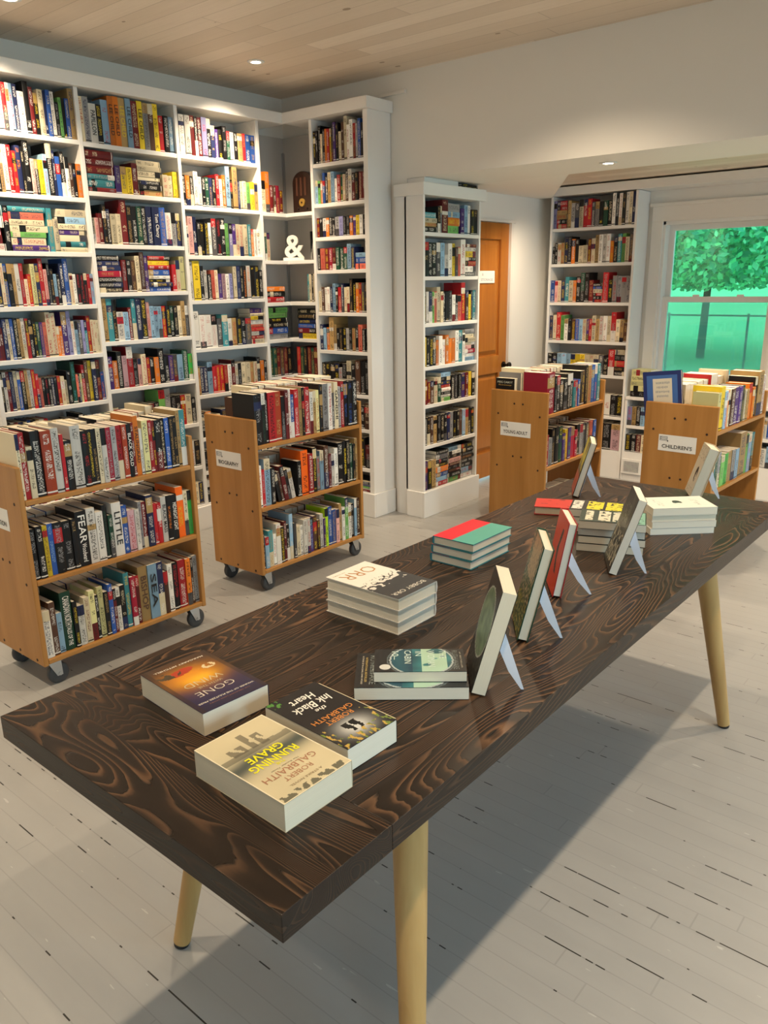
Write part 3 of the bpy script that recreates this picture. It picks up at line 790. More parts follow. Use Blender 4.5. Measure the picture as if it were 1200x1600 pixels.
# ampersand ornament
am = thing('ampersand_ornament', 'white ampersand sculpture on a base, second shelf of the corner unit', 'ornament', frame(-4.275, 4.12, zc_[1]+.0005, 38))
MB().box(-.075, .075, -.025, .025, 0, .022).build('base', M['white_orn'], am, .002)
cu = bpy.data.curves.new('amp', 'FONT'); cu.body = '&'; cu.align_x = 'CENTER'; cu.extrude = .06; cu.bevel_depth = .012; cu.resolution_u = 6; cu.offset = .012
ob = bpy.data.objects.new('amp', cu); me = bpy.data.meshes.new_from_object(ob); bpy.data.objects.remove(ob)
zs_ = [v.co.y for v in me.vertices]; s_ = .152/(max(zs_)-min(zs_))
for v in me.vertices: v.co = Vector((v.co.x*s_, -v.co.z*s_, .0215+(v.co.y-min(zs_))*s_))
me.materials.clear(); me.materials.append(M['white_orn'])
ao = bpy.data.objects.new('ampersand', me); COL.objects.link(ao); ao.parent = am
# ribbed glass vase
gv = NT('clear_glass', .05); gv.b.inputs['Transmission Weight'].default_value = 1.; gv.b.inputs['IOR'].default_value = 1.3; gv.b.inputs['Base Color'].default_value = (.85, .85, .84, 1)
vs = MB()
for i in range(20):
    pass
pr = []
n_ = 40
for z, ro in ((0, 1.), (.20, 1.)):
    pass
vb = MB(); poly = []
for i in range(n_):
    a = 2*PI*i/n_; r = .045*(1+.05*math.cos(10*a)); poly.append((r*math.cos(a), r*math.sin(a)))
vb.prism(poly, 0, .004)
o = len(vb.v)
for z, k in ((.004, 1.), (.19, 1.05), (.19, 1.0), (.006, .95)):
    vb.v += [(x*k, y*k, z) for x, y in poly]
for l in range(3):
    for i in range(n_):
        j = (i+1) % n_; vb.f.append((o+l*n_+i, o+l*n_+j, o+(l+1)*n_+j, o+(l+1)*n_+i))
vz = vb.build('glass_vase', gv.m, None, 0, True, frame(-4.075, 4.155, zc_[1]+.0005, 0))
tag(vz, 'clear ribbed glass vase right of the white ampersand', 'vase')

# ------------------------------------------------------------------ book carts
CZ = (.135, .478, .81); CL, CD, CH = .82, .40, .945
def cart(Mx, label, sign=None, sign_x=(.074, .28), sign_z=.715):
    """local x along the length (near end at 0), y back; near end panel faces -x"""
    r = thing('book_cart', label, 'book cart', Mx, 'wooden library book carts')
    th = .021
    for x0 in (0, CL-th):
        MB().box(x0, x0+th, 0, CD, .108, CH).build('side_panel', M['cart'], r, .004)
    for z in CZ:
        MB().box(th+.0005, CL-th-.0005, 0, CD, z-.021, z-.0005).build('shelf', M['cartx'], r, .003)
    for yy, zz in ((.055, .127), (.20, .130), (.345, .132), (.05, .46), (.345, .46), (.17, .53), (.23, .53), (.05, .795), (.345, .795), (.17, .864), (.23, .864)):
        MB().tube((-.0012, yy, zz), (.002, yy, zz), .0065, n=10).build('bolt', M['hole'], r)
    for cx, cy in ((.055, .045), (.055, CD-.045), (CL-.055, .045), (CL-.055, CD-.045)):
        c = MB().box(cx-.032, cx+.032, cy-.028, cy+.028, .106, .1075+.006).build('caster', M['metal'], r)
        k = MB()
        for s in (-1, 1):
            yy = cy+s*.019
            k.quad_box([(cx-.028, yy-.0015, .108), (cx+.028, yy-.0015, .108), (cx+.028, yy+.0015, .108), (cx-.028, yy+.0015, .108),
                        (cx+.006, yy-.0015, .038), (cx+.030, yy-.0015, .038), (cx+.030, yy+.0015, .038), (cx+.006, yy+.0015, .038)])
        k.build('fork', M['metal'], c)
        w = MB().lathe([(.030, -.014), (.043, -.012), (.046, -.006), (.046, .006), (.043, .012), (.030, .014)], 28)
        w.build('wheel', M['rubber'], c, smooth=True, M=Matrix.Translation((cx+.018, cy, .046)) @ Matrix.Rotation(R_(90), 4, 'X'))
        MB().tube((cx+.018, cy-.024, .046), (cx+.018, cy+.024, .046), .008, n=12).build('axle', M['metal'], c)
    if sign:
        y1, y0 = CD-sign_x[0], CD-sign_x[1]        # reading direction is -y seen from the near end
        sg = MB().box(-.0014, -.0004, y0, y1, sign_z-.045, sign_z+.045).build('sign', M['paper'], r); sg['label'] = f'white paper sign reading {sign}'
        t = MB(); w = (y1-y0)
        text_into(t, sign, (-.0022, (y0+y1)/2, sign_z-.018), (0, -1, 0), (0, 0, 1), w*(.80 if len(sign) > 8 else .74), .0215, 0, .012)
        t.build('sign_lettering', M['ink'], sg)
        lg = MB().box(-.002, -.0014, y1-.05, y1-.006, sign_z+.012, sign_z+.036).build('logo', M['greyink'], sg)
        l2 = MB()
        for i in range(4): l2.box(-.0026, -.002, y1-.046+.0*i, y1-.012-.006*(i % 2), sign_z+.015+i*.005, sign_z+.017+i*.005)
        l2.build('logo_lines', M['paper'], lg)
        MB().box(-.0026, -.002, y1-.055, y1-.049, sign_z+.008, sign_z+.015).build('logo_mark', M['ink'], sg)
    return r
C1 = frame(-2.949, 1.327, 0, 90); C2 = frame(-3.029, 2.583, 0, 90); C3 = frame(-2.29, 4.268, 0, 90.5); C4 = frame(-1.292, 4.272, 0, 88.2)
cart(C1, 'wooden three-tier book cart at the left edge, sign cut off by the frame', 'NON-FICTION', (.07, .28))
cart(C2, 'wooden three-tier book cart with the BIOGRAPHY sign, in front of the corner shelves', 'BIOGRAPHY', (.08, .284))
cart(C3, 'wooden book cart with the YOUNG ADULT sign, near the brown door', 'YOUNG ADULT', (.075, .29), .703)
cart(C4, "wooden book cart with the CHILDREN'S sign, in front of the window", "CHILDREN'S", (.09, .30), .725)

def cart_row(Cm, tier, s, place, group, back=False, x0=.0, x1=0., force=False, clear=.272, skip=False):
    ln = CL-.042-x0-x1
    if not back: m = Cm @ Matrix.Translation((.021+x0, 0, CZ[tier]))
    else: m = Cm @ Matrix.Translation((CL-.021-x1, CD, CZ[tier])) @ Matrix.Rotation(PI, 4, 'Z')
    row(m, ln, clear, s, .168, place, group, inset=.014, force=force, skip=skip)
BK = "k48 w48 r48 c48 n48 k58 T48 w58 k48 c58 R48 b48 w48 k58 e48 c48"
cn = {1: 'the left-edge cart', 2: 'the BIOGRAPHY cart', 3: 'the YOUNG ADULT cart', 4: "the CHILDREN'S cart"}
cart_row(C1, 2, "c39 r59w c57k k89w x99w w79k r38 k77w w99k k68r k48 k48T c48k w58k q58 e58k r58k x58w k58w!BLACK_GOLD R38 o59k!STALINGRAD w37 Y68 r48 R38 k78 k48 b58w k48 k48 T49 t69", 'top tier of '+cn[1], 'books on the left-edge cart', force=True)
cart_row(C1, 1, "k58 k58w y48N b48l k78e k78e k48 k99w!FEAR|Woodward w79k w68k k49g g47w w89k!LITTLE b58w m67 w47k e38 R48w n69w r47 r47 w58k!BLACK_MASS k48o k68w!MIDNIGHT_LIGHT O79y c48 A48", 'middle tier of '+cn[1], 'books on the left-edge cart', force=True, clear=.252)
cart_row(C1, 0, "w77n N58 l56 g99w!CANADIAN_NORTH|TALES_OF_THE k47 w66k c57R Y58k k37 Y58k k47 b48w R37 w47k k57 t59 q58w R48 T99N!BISHOP l99k!SEA n69 N57r w58k k68r r88w o58k N38 e58k", 'bottom tier of '+cn[1], 'books on the left-edge cart', force=True, clear=.272)
cart_row(C1, 2, "k48 c59 w48 r48 c58 g48 w58 w58 k58 _5 k58 c68 c58 c68 c58 k48 c88 k48 r48 c58 N48", 'back row, top tier of '+cn[1], 'books on the left-edge cart', back=True, force=False, clear=.275)
cart_row(C2, 2, "k89 k49g k39w r89k x79 k48 R49 w39r b48w r59w T49 k39 r69w w48k T48 Y48 k49 e79k w59 E37 c59k!GANDHI e48 r49w k59b k69b k69w", 'top tier of '+cn[2], 'books on the BIOGRAPHY cart', force=True)
cart_row(C2, 1, "w48 r47 l79 k57w _4 k46/11 N36/11 R57w/11 k46/11 w56k/11 _3 k57 O99k r68w k59y e57 l58 N69 R47 w57k w58k k89 k49y!SURRENDER k59 g48 k48 T49", 'middle tier of '+cn[2], 'books on the BIOGRAPHY cart', force=True, clear=.262)
cart_row(C2, 0, "k47w l56w t67 w46r w68r k57 R48 k47w l59w E47 c56 w56k w57k w57r u57l N67 N46 w57k u36 L58k b68 b67 p57 T48 w57k G59w w57k k57 l48 N58", 'bottom tier of '+cn[2], 'books on the BIOGRAPHY cart', force=True, clear=.27)
cart_row(C2, 2, "c59 w59 k59 c59 r59 c59 k59 c59 w59 r59 c59 k59 c59 N57 _12", 'back row, top tier of '+cn[2], 'books on the BIOGRAPHY cart', back=True, clear=.28)
for Cx in (C1, C2): 
    for ti in (0, 1): cart_row(Cx, ti, BK, 'back row', None, back=True, skip=True, clear=.235)
cart_row(C3, 2, "q99w k38 k48 k57w k57w k48w k48w t46 r36 b36 k38 N48 k49 T59 b59l b49o t49", 'top tier of '+cn[3], 'books on the YOUNG ADULT cart', clear=.262, force=True, x1=.04)
cart_row(C3, 1, "r47w e56k k48 k58 g58 u46 y47r u47A r57u q46w k47 e47 E47 E47 q47 s47 b47 _6", 'middle tier of '+cn[3], 'books on the YOUNG ADULT cart', force=True)
cart_row(C3, 0, "k46 c46 r46 n46 w46 k46 e46 c46 n46 k46 _30", 'bottom tier of '+cn[3], 'books on the YOUNG ADULT cart', skip=True)
cart_row(C3, 2, "k48 w48 c58 k48 w48 c68 k58 r48 c58 k48 c58 c68 w58 c58 c99 e38 k47", 'back row, top tier of '+cn[3], 'books on the YOUNG ADULT cart', back=True)
BOOKS[-1].update(label='black book with a face-out cover at the back corner of the YOUNG ADULT cart', force=True,
                 art=lambda r, t, d, h: cover_text(r, t, d, h, [('MEG CABOT', .5, .88, .8, .06, 'd9dccb', 0, 0), ('Runaway', .5, .79, .7, .05, 'c9a45a', .2, 0)]))
cart_row(C3, 1, "k48 w48 c58 k48 w48 k68 k58 r48 _40", 'back row', None, back=True, skip=True, clear=.23)
cart_row(C4, 2, "Y47 y58 l47 o37 c37 N57 u67 u57 g47 c36 T36 o57 o46 k48 T89 w48", 'top tier of '+cn[4], 'books on the CHILDREN\'S cart', force=True)
cart_row(C4, 1, "t46 g46 e37 G46 A46 _1 T56 e46 l46 T89 G48 l48 t48 _6", 'middle tier of '+cn[4], 'books on the CHILDREN\'S cart', force=True)
cart_row(C4, 0, "k45 p46 k45 w45 k46 r46 k45 c46 w46 k46 _25", 'bottom tier of '+cn[4], 'books on the CHILDREN\'S cart', skip=True)
cart_row(C4, 2, "o48 c49 c88 c48 r99 c68 c88 c88 c68 _9", 'back row, top tier of '+cn[4], 'books on the CHILDREN\'S cart', back=True, clear=.26)
# big blue picture book face out, leaning at the near corner of the children's cart
def bluecover(r, t, d, h):
    def f(u, v):
        e = min(u, 1-u)*d; e2 = min(v, 1-v)*h; m = min(e, e2)
        if m < .022: return hx('1f2f6b')
        return hx('3f68ab')
    art_mesh(r, t, d, h, f, (30, 40))
    MB().box(t+.0004, t+.0009, d*.26, d*.76, h*.36, h*.86).build('cover_plate', mat('cream_plate', hx('d8d0bd'), .6), r)
    tx = MB()
    for i, w in enumerate((.34, .30, .36, .30)):
        random.seed(i+3); z = h*(.78-.085*i); y = d*(.51-w/2)
        while y < d*(.51+w/2):
            q = .004+random.random()*.004; tx.box(t+.0009, t+.0012, y, y+q*.6, z-.004-random.random()*.003, z+.004+random.random()*.002); y += q+.001
    tx.build('cover_lettering', M['greyink'], r)
bm4 = C4 @ Matrix.Translation((.030, CD-.155, CZ[2]+.018)) @ Matrix.Rotation(R_(-7), 4, 'X') @ Matrix.Rotation(PI, 4, 'Z')
# after the turn local +x faces the near end (-x of the cart)
add_book(bm4 @ Matrix.Translation((-.017, -.165, 0.006)), .018, .215, .285, 'n', hard=True, bands=[], label='big blue face-out book with a cream lettered panel on the CHILDREN\'S cart', group=None, force=True, art=bluecover, jit=False)

# ------------------------------------------------------------------ table
TX0, TX1, TY0, TY1, TZ, TT = -1.53, -.69, .583, 3.20, .76, .05
tb = thing('table', 'long dark-stained plank table with splayed oak legs in the middle of the room', 'table', Matrix.Translation((-1.11, 1.9, 0)))
def tl(x0, x1, y0, y1, z0, z1): return (x0+1.11, x1+1.11, y0-1.9, y1-1.9, z0, z1)
BBW = .243
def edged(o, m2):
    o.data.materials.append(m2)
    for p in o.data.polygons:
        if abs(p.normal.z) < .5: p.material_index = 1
edged(MB().box(*tl(TX0, TX1, TY0+BBW+.0003, TY1-BBW-.0003, TZ-TT, TZ)).build('tabletop', M['tabY'], tb, .0012), M['tabYe'])
for y0 in (TY0, TY1-BBW): edged(MB().box(*tl(TX0, TX1, y0, y0+BBW, TZ-TT, TZ)).build('breadboard_end', M['tabX'], tb, .0014), M['tabXe'])
for (fx, fy), (sx, sy) in (((-1.44, .888), (1, 1)), ((-.70, .89), (-1, 1)), ((-.705, 2.768), (-1, -1)), ((-1.44, 2.77), (1, -1))):
    p0 = Vector((fx+1.11, fy-1.9, .012)); p1 = Vector((fx+sx*.1+1.11, fy+sy*.12-1.9, TZ-TT-.0005))
    lg = MB().tube(p0, p1, .0215, .037, 28).build('leg', M['leg'], tb, smooth=False); smooth_angle(lg)
    dz = (p1-p0).normalized()
    MB().tube(p0-dz*.011, p0, .019, .0205, 24).build('foot_pad', M['black'], lg)

# ---------------- lying books
def lying(cx, cy, z, ang, t, d, h):
    """ang: direction (deg) of the top edge of the cover; d is across, h along ang; centre cx,cy"""
    up = Vector((math.cos(R_(ang)), math.sin(R_(ang)), 0)); fore = Vector((up.y, -up.x, 0))   # Z x fore = up
    Mx = Matrix.Identity(4)
    for i in range(3): Mx[i][0] = (0, 0, 1)[i]; Mx[i][1] = fore[i]; Mx[i][2] = up[i]
    o = Vector((cx, cy, z+.0004))-fore*d/2-up*h/2
    for i in range(3): Mx[i][3] = o[i]
    return Mx
def nz(u, v, s, k=0.): return noise.noise(Vector((u*s, v*s, k)))*.5+.5
def mixc(a, b, f): f = max(0, min(1, f)); return tuple(x*(1-f)+y*f for x, y in zip(a, b))
def art_rg(r, t, d, h):
    c = hx('d8cba6'); dk = hx('3f4a48'); mid = hx('8d8c74'); gr = hx('5c5648')
    def f(u, v):
        a = mixc(c, hx('b8ae90'), nz(u, v*3, 2, 1)*.6)
        band = math.exp(-((v-.47+.08*(nz(u, 0, 2.3, 4)-.5))/.11)**2)
        a = mixc(a, dk, band*.95)
        if .33-.05*nz(u, v, 6, 2) < v < .37: a = mixc(a, hx('4a4a40'), .6)
        # grey blocky shape low on the cover
        for (a0, a1, b0, b1) in ((.30, .42, .16, .34), (.45, .55, .10, .33), (.60, .82, .22, .33)):
            if a0 < u < a1 and b0 < v < b1 and nz(u, v, 11, 9) > .38: a = mixc(a, gr, .75)
        if v > .91: a = mixc(a, hx('6d6a58'), nz(u, v, 14, 3) > .52 and v > .93)
        e = min(u*d, (1-u)*d, v*h, (1-v)*h)
        if e < .003: a = hx('e6dcc0')
        return a
    art_mesh(r, t, d, h, f, (70, 110))
    Y = 'e8e21c'; B = 'a8765a'
    cover_text(r, t, d, h, [('GRAVE', .52, .44, .50, .085, Y, 0, .02), ('RUNNING', .52, .545, .66, .085, Y, 0, .02), ('THE', .52, .612, .12, .03, Y, 0, .01),
                            ('GALBRAITH', .52, .715, .74, .065, B, 0, 0), ('ROBERT', .52, .80, .40, .05, B, 0, 0), ('A STRIKE NOVEL', .52, .885, .46, .022, '8a7258', 0, 0), ('The Sunday Times', .52, .66, .4, .018, '6a5f4a', .2, 0)])
def art_ibh(r, t, d, h):
    k = hx('1d1c1f'); w = hx('cfd0cc')
    def f(u, v):
        a = k
        g = math.exp(-((u-.5)/.26)**2-((v-.80)/.12)**2)
        a = mixc(a, w, g*1.1)
        for cx_ in (.44, .58):
            hw = .055 if v < .80 else .03
            if .71 < v < .86 and abs(u-cx_+.02*math.sin(v*40)) < hw+.012*(nz(u, v, 20, 2)-.5): a = hx('151517')
        e = min(u, 1-u)
        if (v > .86 or (v > .62 and e < .13)) and nz(u, v, 16, 2) > .56: a = hx('76893a') if nz(u, v, 9, 5) > .5 else hx('c3a24e')
        if v < .12 and u > .8 and nz(u, v, 20, 1) > .55: a = hx('4f8a3a')
        return a
    art_mesh(r, t, d, h, f, (60, 90), m=.0)
    W = 'eeeae0'; O = 'd3873c'
    cover_text(r, t, d, h, [('Heart', .50, .16, .46, .10, W, .25, .012), ('Ink Black', .50, .29, .72, .105, W, .25, .012), ('the', .50, .395, .2, .055, W, .25, .008), ('GALBRAITH', .50, .535, .78, .062, O, 0, .004), ('ROBERT', .50, .615, .52, .062, O, 0, .004)])
    MB().box(.004, t-.002, -.0065, -.0012, .006, h-.006).build('spine', mat('cream_spine', hx('d9cfae'), .5), r, .003)
def art_gww(r, t, d, h):
    def f(u, v):
        a = mixc(hx('3a2a22'), hx('262247'), (v-.42)/.22)
        g = math.exp(-((u-.55)/.40)**2-((v-.38)/.20)**2)
        a = mixc(a, hx('d98a1c'), g*1.15)
        g2 = math.exp(-((u-.50)/.22)**2-((v-.45)/.08)**2); a = mixc(a, hx('f0b52a'), g2)
        if ((u-.60)/.20)**2+((v-.24-(u-.6)*.1)/.055)**2 < 1: a = hx('b03a1e')
        if ((u-.76)/.17)**2+((v-.22)/.07)**2 < 1 and nz(u, v, 8) > .38: a = hx('4b3d2a')
        if ((u-.22)/.10)**2+((v-.30)/.05)**2 < 1 and nz(u, v, 9, 2) > .40: a = hx('d8c49a')
        if v > .9: a = mixc(a, hx('1f1a33'), .6)
        e = min(u, 1-u)
        if e < .06: a = mixc(a, hx('332218'), .6)
        return a
    art_mesh(r, t, d, h, f, (60, 90))
    W = 'e5dccb'
    cover_text(r, t, d, h, [('MARGARET MITCHELL', .5, .10, .76, .026, W, 0, .012), ('WIND', .52, .52, .56, .085, 'cdbf9d', 0, -.012), ('WITH THE', .5, .612, .36, .035, 'cdbf9d', 0, -.01), ('GONE', .52, .715, .56, .085, 'd8d0bf', 0, -.012), ('WINNER OF THE PULITZER PRIZE', .5, .86, .84, .022, W, 0, .008), ('THE GREATEST LOVE STORY', .5, .91, .62, .012, 'b0765a', 0, 0)])
def art_ware(big):
    def fn(r, t, d, h):
        k = hx('232426')
        def f(u, v):
            x = (u-.5)*d; y = (v-.52)*h; q = math.hypot(x, y); R0 = min(d*.62, h*.345)
            a = k
            if q < R0:
                n1 = nz(u*1.2, v*2, 3, 1)
                a = mixc(hx('16384a'), hx('3f8f94'), n1)
                if .52 < v < .80 and nz(u, v, 5, 3) > .36: a = mixc(a, hx('bfe0c4'), .75)
                if v < .42: a = mixc(a, hx('1b2c4a'), .6)
            elif q < R0*1.06: a = hx('a9b6b8')
            elif q < R0*1.10: a = hx('30363a')
            elif q < R0*1.14: a = hx('5e6a6e')
            return a
        art_mesh(r, t, d, h, f, (70, 100))
        W = 'cfe3dc'
        its = [('10\u2013', .30, .23, .36, .075, W, 0, 0), ('CABIN', .36, .37, .58, .075, W, 0, 0), ('IN', .22, .49, .20, .07, W, 0, 0), ('WOMAN', .44, .63, .72, .08, W, 0, 0), ('THE', .26, .76, .36, .075, W, 0, 0)]
        if big: its += [('RUTH WARE', .50, .155, .82, .055, '8f9a98', 0, -.01), ('INTERNATIONAL BESTSELLER', .5, .095, .7, .02, 'cdb46a', 0, 0), ('AUTHOR OF IN A DARK, DARK WOOD', .5, .06, .8, .018, 'd8d2c0', 0, 0)]
        else: its += [('RUTH WARE', .50, .895, .82, .06, '8f9a98', 0, -.01), ('#1 BESTSELLER', .5, .955, .7, .018, 'd8d2c0', 0, 0)]
        cover_text(r, t, d, h, its)
        if not big:
            MB().tube((t+.0006, d*.80, h*.12), (t+.0010, d*.80, h*.12), .012, n=24).build('round_sticker', ink('c9cbc6'), r)
    return fn
def art_orr(r, t, d, h):
    def f(u, v):
        a = hx('efece4') if v < .52+.10*(nz(u, v, 3, 1)-.5) else hx('3c3d40')
        g = nz(u*1.3, v*2.2, 7, 2)
        if .42 < v < .66:
            dgl = math.exp(-((v-.54-.12*(u-.5))/.07)**2)
            if g > .60-.12*dgl: a = mixc(a, hx('ece9e2'), .9)
            if .40 < g < .40+.14*dgl and v < .58: a = hx('26272a')
        return a
    art_mesh(r, t, d, h, f, (70, 100))
    cover_text(r, t, d, h, [('ORR', .52, .20, .74, .17, 'b9854f', 0, -.012), ('MY STORY', .80, .07, .3, .02, 'b0a890', 0, 0), ('BOBBY ORR', .52, .89, .82, .062, 'd8d5cc', 0, 0)])
def art_rt(r, t, d, h):
    art_mesh(r, t, d, h, lambda u, v: hx('e01f33') if u < .47 else hx('53a79b'), (34, 2))
def art_red(r, t, d, h):
    art_mesh(r, t, d, h, lambda u, v: hx('c8352c') if nz(u, v, 6, 3) > .32 else hx('8c2420'), (30, 40))
def art_blocks(cols, bg):
    def fn(r, t, d, h):
        def f(u, v):
            for (a0, a1, b0, b1, c) in cols:
                if a0 < u < a1 and b0 < v < b1: return hx(c) if nz(u, v, 13, 2) > .36 else hx(bg)
            return hx(bg)
        art_mesh(r, t, d, h, f, (44, 60))
    return fn
def art_white(r, t, d, h):
    def f(u, v):
        a = hx('dfe4dc')
        if ((u-.5)/.17)**2+((v-.5)/.07)**2 < 1 and nz(u, v, 9, 1) > .36: a = hx('40423f')
        if (.16 < v < .26 or .74 < v < .84) and .22 < u < .78 and nz(u, v, 26, 1) > .58: a = hx('b4b8b0')
        return a
    art_mesh(r, t, d, h, f, (50, 70))
G_T = 'books lying on the dark table'
def lie(label, cx, cy, z, ang, t, d, h, key, hard, art=None, bands=[], group=G_T):
    b = add_book(lying(cx, cy, z, ang, t, d, h), t, d, h, key, None, hard, label=label, group=group, force=True, bands=list(bands), art=art, jit=False)
    b['seed'] = .1; return b
lie('thick cream paperback with bright yellow title, nearest the table corner', -.926, .784, TZ, -1, .052, .156, .236, 'c', False, art_rg)
lie('dark paperback with white script title, behind the cream yellow-titled paperback', -.949, .954, TZ, -2, .048, .132, .226, 'k', False, art_ibh)
lie('fat paperback with a fiery orange and navy cover at the left of the table', -1.247, .884, TZ, -4, .05, .158, .234, 'n', False, art_gww)
lie('larger dark paperback with a round teal cover picture, under a smaller copy', -.958, 1.218, TZ, 39, .029, .160, .240, 'k', False, art_ware(True))
lie('small dark paperback with round teal picture and pale sticker, on a larger copy', -.940, 1.226, TZ+.0298, 39, .024, .106, .196, 'k', False, art_ware(False))
for i in range(3):
    lie(('bottom', 'middle', 'top')[i]+' white and charcoal hardcover in the stack of three with orange cover letters', -1.246+.004*(i-1), 1.458+.003*(1-i), TZ+.0335*i, 0, .0328, .156, .246, 'w', True, art_orr, bands=[(.5, 1., pc('E'))])
for i in range(3):
    lie(('bottom', 'middle', 'top')[i]+' hardcover in the stack of three red and teal books', -1.312+.003*(i-1), 1.983+.002*i, TZ+.0275*i, 90, .0268, .150, .222, 't', True, art_rt)
WA = 43
for i, (tt, nm) in enumerate(((.022, 'lowest'), (.022, 'second lowest'), (.022, 'third'), (.026, 'topmost'))):
    z0 = TZ+(0, .0226, .0452, .0678)[i]
    lie(f'{nm} pale book in the white stack of four, far right table end', -.915+.004*(i % 2), 2.655+.003*(i % 3), z0, WA, tt, .142, .222, 'w', False, art_white if i == 3 else None)
SA = 22
for i, (tt, nm) in enumerate(((.026, 'lowest'), (.024, 'second lowest'), (.024, 'third'), (.026, 'topmost'))):
    z0 = TZ+(0, .0266, .0512, .0758)[i]
    lie(f'{nm} dark paperback in the stack behind the leaning black book', -1.005+.004*(i % 2), 2.335+.003*(i % 3), z0, SA, tt, .138, .205, 'k', False,
        art_blocks([(.12, .88, .08, .20, 'd8d2bc'), (.1, .92, .28, .46, 'd8d2bc'), (.1, .9, .50, .66, 'c9c8b4'), (.0, 1, .72, .98, '7fae9c')], '26382f') if i == 3 else None)
for i in range(3):
    lie(('bottom', 'middle', 'top')[i]+' black and yellow book in the small stack behind the dark paperbacks', -1.130+.002*i, 2.50, TZ+.0266*i, 20, .026, .13, .19, 'k', False,
        art_blocks([(.08, .92, .30, .58, 'd9cf2a'), (.08, .92, .64, .92, 'd9cf2a'), (.1, .9, .04, .22, 'd8d6cc')], '1c1b1d') if i == 2 else None)
lie('red-covered book lying alone behind the leaning red book', -1.335, 2.605, TZ, 25, .03, .12, .17, 'r', True, art_red)

# ---------------- standing books on easels
def standing(name, B, phi, tilt, h, w, t, key, art, label, hard, leg=True, bands=[]):
    ph, th = R_(phi), R_(tilt)
    wd = Vector((math.cos(ph), math.sin(ph), 0)); n = Vector((math.sin(ph), -math.cos(ph), 0)); z = Vector((0, 0, 1))
    up = math.sin(th)*n+math.cos(th)*z; Nf = -math.cos(th)*n+math.sin(th)*z; Yv = up.cross(Nf)
    P = Vector((*B, TZ+.0006+t*math.sin(th)))
    Mx = Matrix.Identity(4); o = P-t*Nf-w*Yv
    for i in range(3): Mx[i][0] = Nf[i]; Mx[i][1] = Yv[i]; Mx[i][2] = up[i]; Mx[i][3] = o[i]
    add_book(Mx, t, w, h, key, None, hard, label=label, group='books standing on easels on the table', force=True, bands=list(bands), art=art, jit=False)
    # easel: back plate, fold-down leg
    Nb = -Nf
    e = thing('book_easel', label.split(' standing')[0].split(' leaning')[0].replace('book', 'easel holding the book', 1)[:80], 'easel', Matrix.Translation(P), 'easels holding books on the table')
    e['label'] = 'white fold-out easel behind the '+EAS[name]
    def pt(a, b, c): return wd*a+Nb*b+up*c     # relative to P (front near bottom)
    def slab(m, q, thv):
        m.quad_box([*q, *[v+thv for v in q]])
    g = t+.0015
    m = MB(); slab(m, [pt(.02, g, .004), pt(w-.03, g, .004), pt(w-.03, g, h*.62), pt(.02, g, h*.62)], Nb*.0018); m.build('back_plate', M['plastic'], e)
    if leg:
        foot = .105+t*.3; wq = .03
        a = pt(wq, g+.0025, h*.60); b = pt(wq, g+.0025, h*.42)
        f0 = n*foot+wd*wq; f0.z = TZ+.0006-P.z; f1 = f0-n*.006
        m = MB(); mid = b*.45+f1*.55-n*.006
        slab(m, [b, mid, a*.45+f0*.55, a], wd*.0022); slab(m, [mid, f1, f0, a*.45+f0*.55], wd*.0022); m.build('leg', M['plastic'], e)
EAS = dict(a='dark green-covered book nearest the camera', b='green book with a tan label', c='red book', d='black and white book', e='yellow and dark book at the far left', f='cream book at the far right corner')
def art_a(r, t, d, h):
    def f(u, v):
        a = mixc(hx('26292a'), hx('1b1d1f'), nz(u, v, 5))
        q = math.hypot((u-.5)*d, (v-.56)*h)
        if q < .075: a = mixc(hx('3c5a44'), hx('86a07c'), nz(u, v*2, 6, 2)*1.2-.1)
        elif q < .079: a = hx('b9bdb6')
        if v < .34 and nz(u*2, v, 18, 4) > .6: a = hx('6a6a66')
        return a
    art_mesh(r, t, d, h, f, (60, 80))
def art_b(r, t, d, h):
    def f(u, v):
        a = mixc(hx('16251e'), hx('3d5a34'), nz(u, v, 7, 1))
        q = nz(u, v*1.3, 22, 6)
        if q > .62: a = hx('c9a98a') if v > .35 else hx('b8a14a')
        elif q > .57: a = hx('7d8f5a')
        if v > .58 and .22 < u < .86: a = hx('b89f78') if nz(u, v, 30, 3) < .66 else hx('6e5d44')
        return a
    art_mesh(r, t, d, h, f, (60, 80))
def art_c(r, t, d, h):
    def f(u, v):
        a = hx('d2401f')
        x = .62+.07*math.sin(v*9)
        if .25 < v < .85 and abs(u-x) < .05+.03*nz(0, v, 10): a = hx('241a18')
        return a
    art_mesh(r, t, d, h, f, (40, 60))
def art_d(r, t, d, h):
    def f(u, v):
        a = hx('33342f') if nz(u, v, 4, 8) > .4 else hx('4d4f45')
        if .05 < v < .5 and nz(u, v, 15, 2) > .57: a = hx('b7b29a')
        if .55 < v < .85 and .25 < u < .75 and nz(u*2, v, 20, 5) > .6: a = hx('8e9384')
        return a
    art_mesh(r, t, d, h, f, (50, 70))
def art_e(r, t, d, h):
    art_mesh(r, t, d, h, lambda u, v: hx('a2452f') if v < .36 else (hx('b9b02e') if v > .45 and nz(u, v, 3, 2) > .45 else hx('4a4436')), (40, 60))
def art_f(r, t, d, h):
    def f(u, v):
        a = hx('cfc8b4')
        if ((u-.60)/.15)**2+((v-.42)/.15)**2 < 1 and nz(u, v, 7, 1) > .36: a = hx('2c2b29')
        if (v > .72 or v < .15) and nz(u, v, 24, 5) > .6: a = hx('a39b86')
        return a
    art_mesh(r, t, d, h, f, (40, 60))
standing('a', (-.819, 1.246), 127.4, 14.8, .236, .160, .031, 'k', art_a, 'dark book with a green circle standing on an easel, nearest of the leaning row', False)
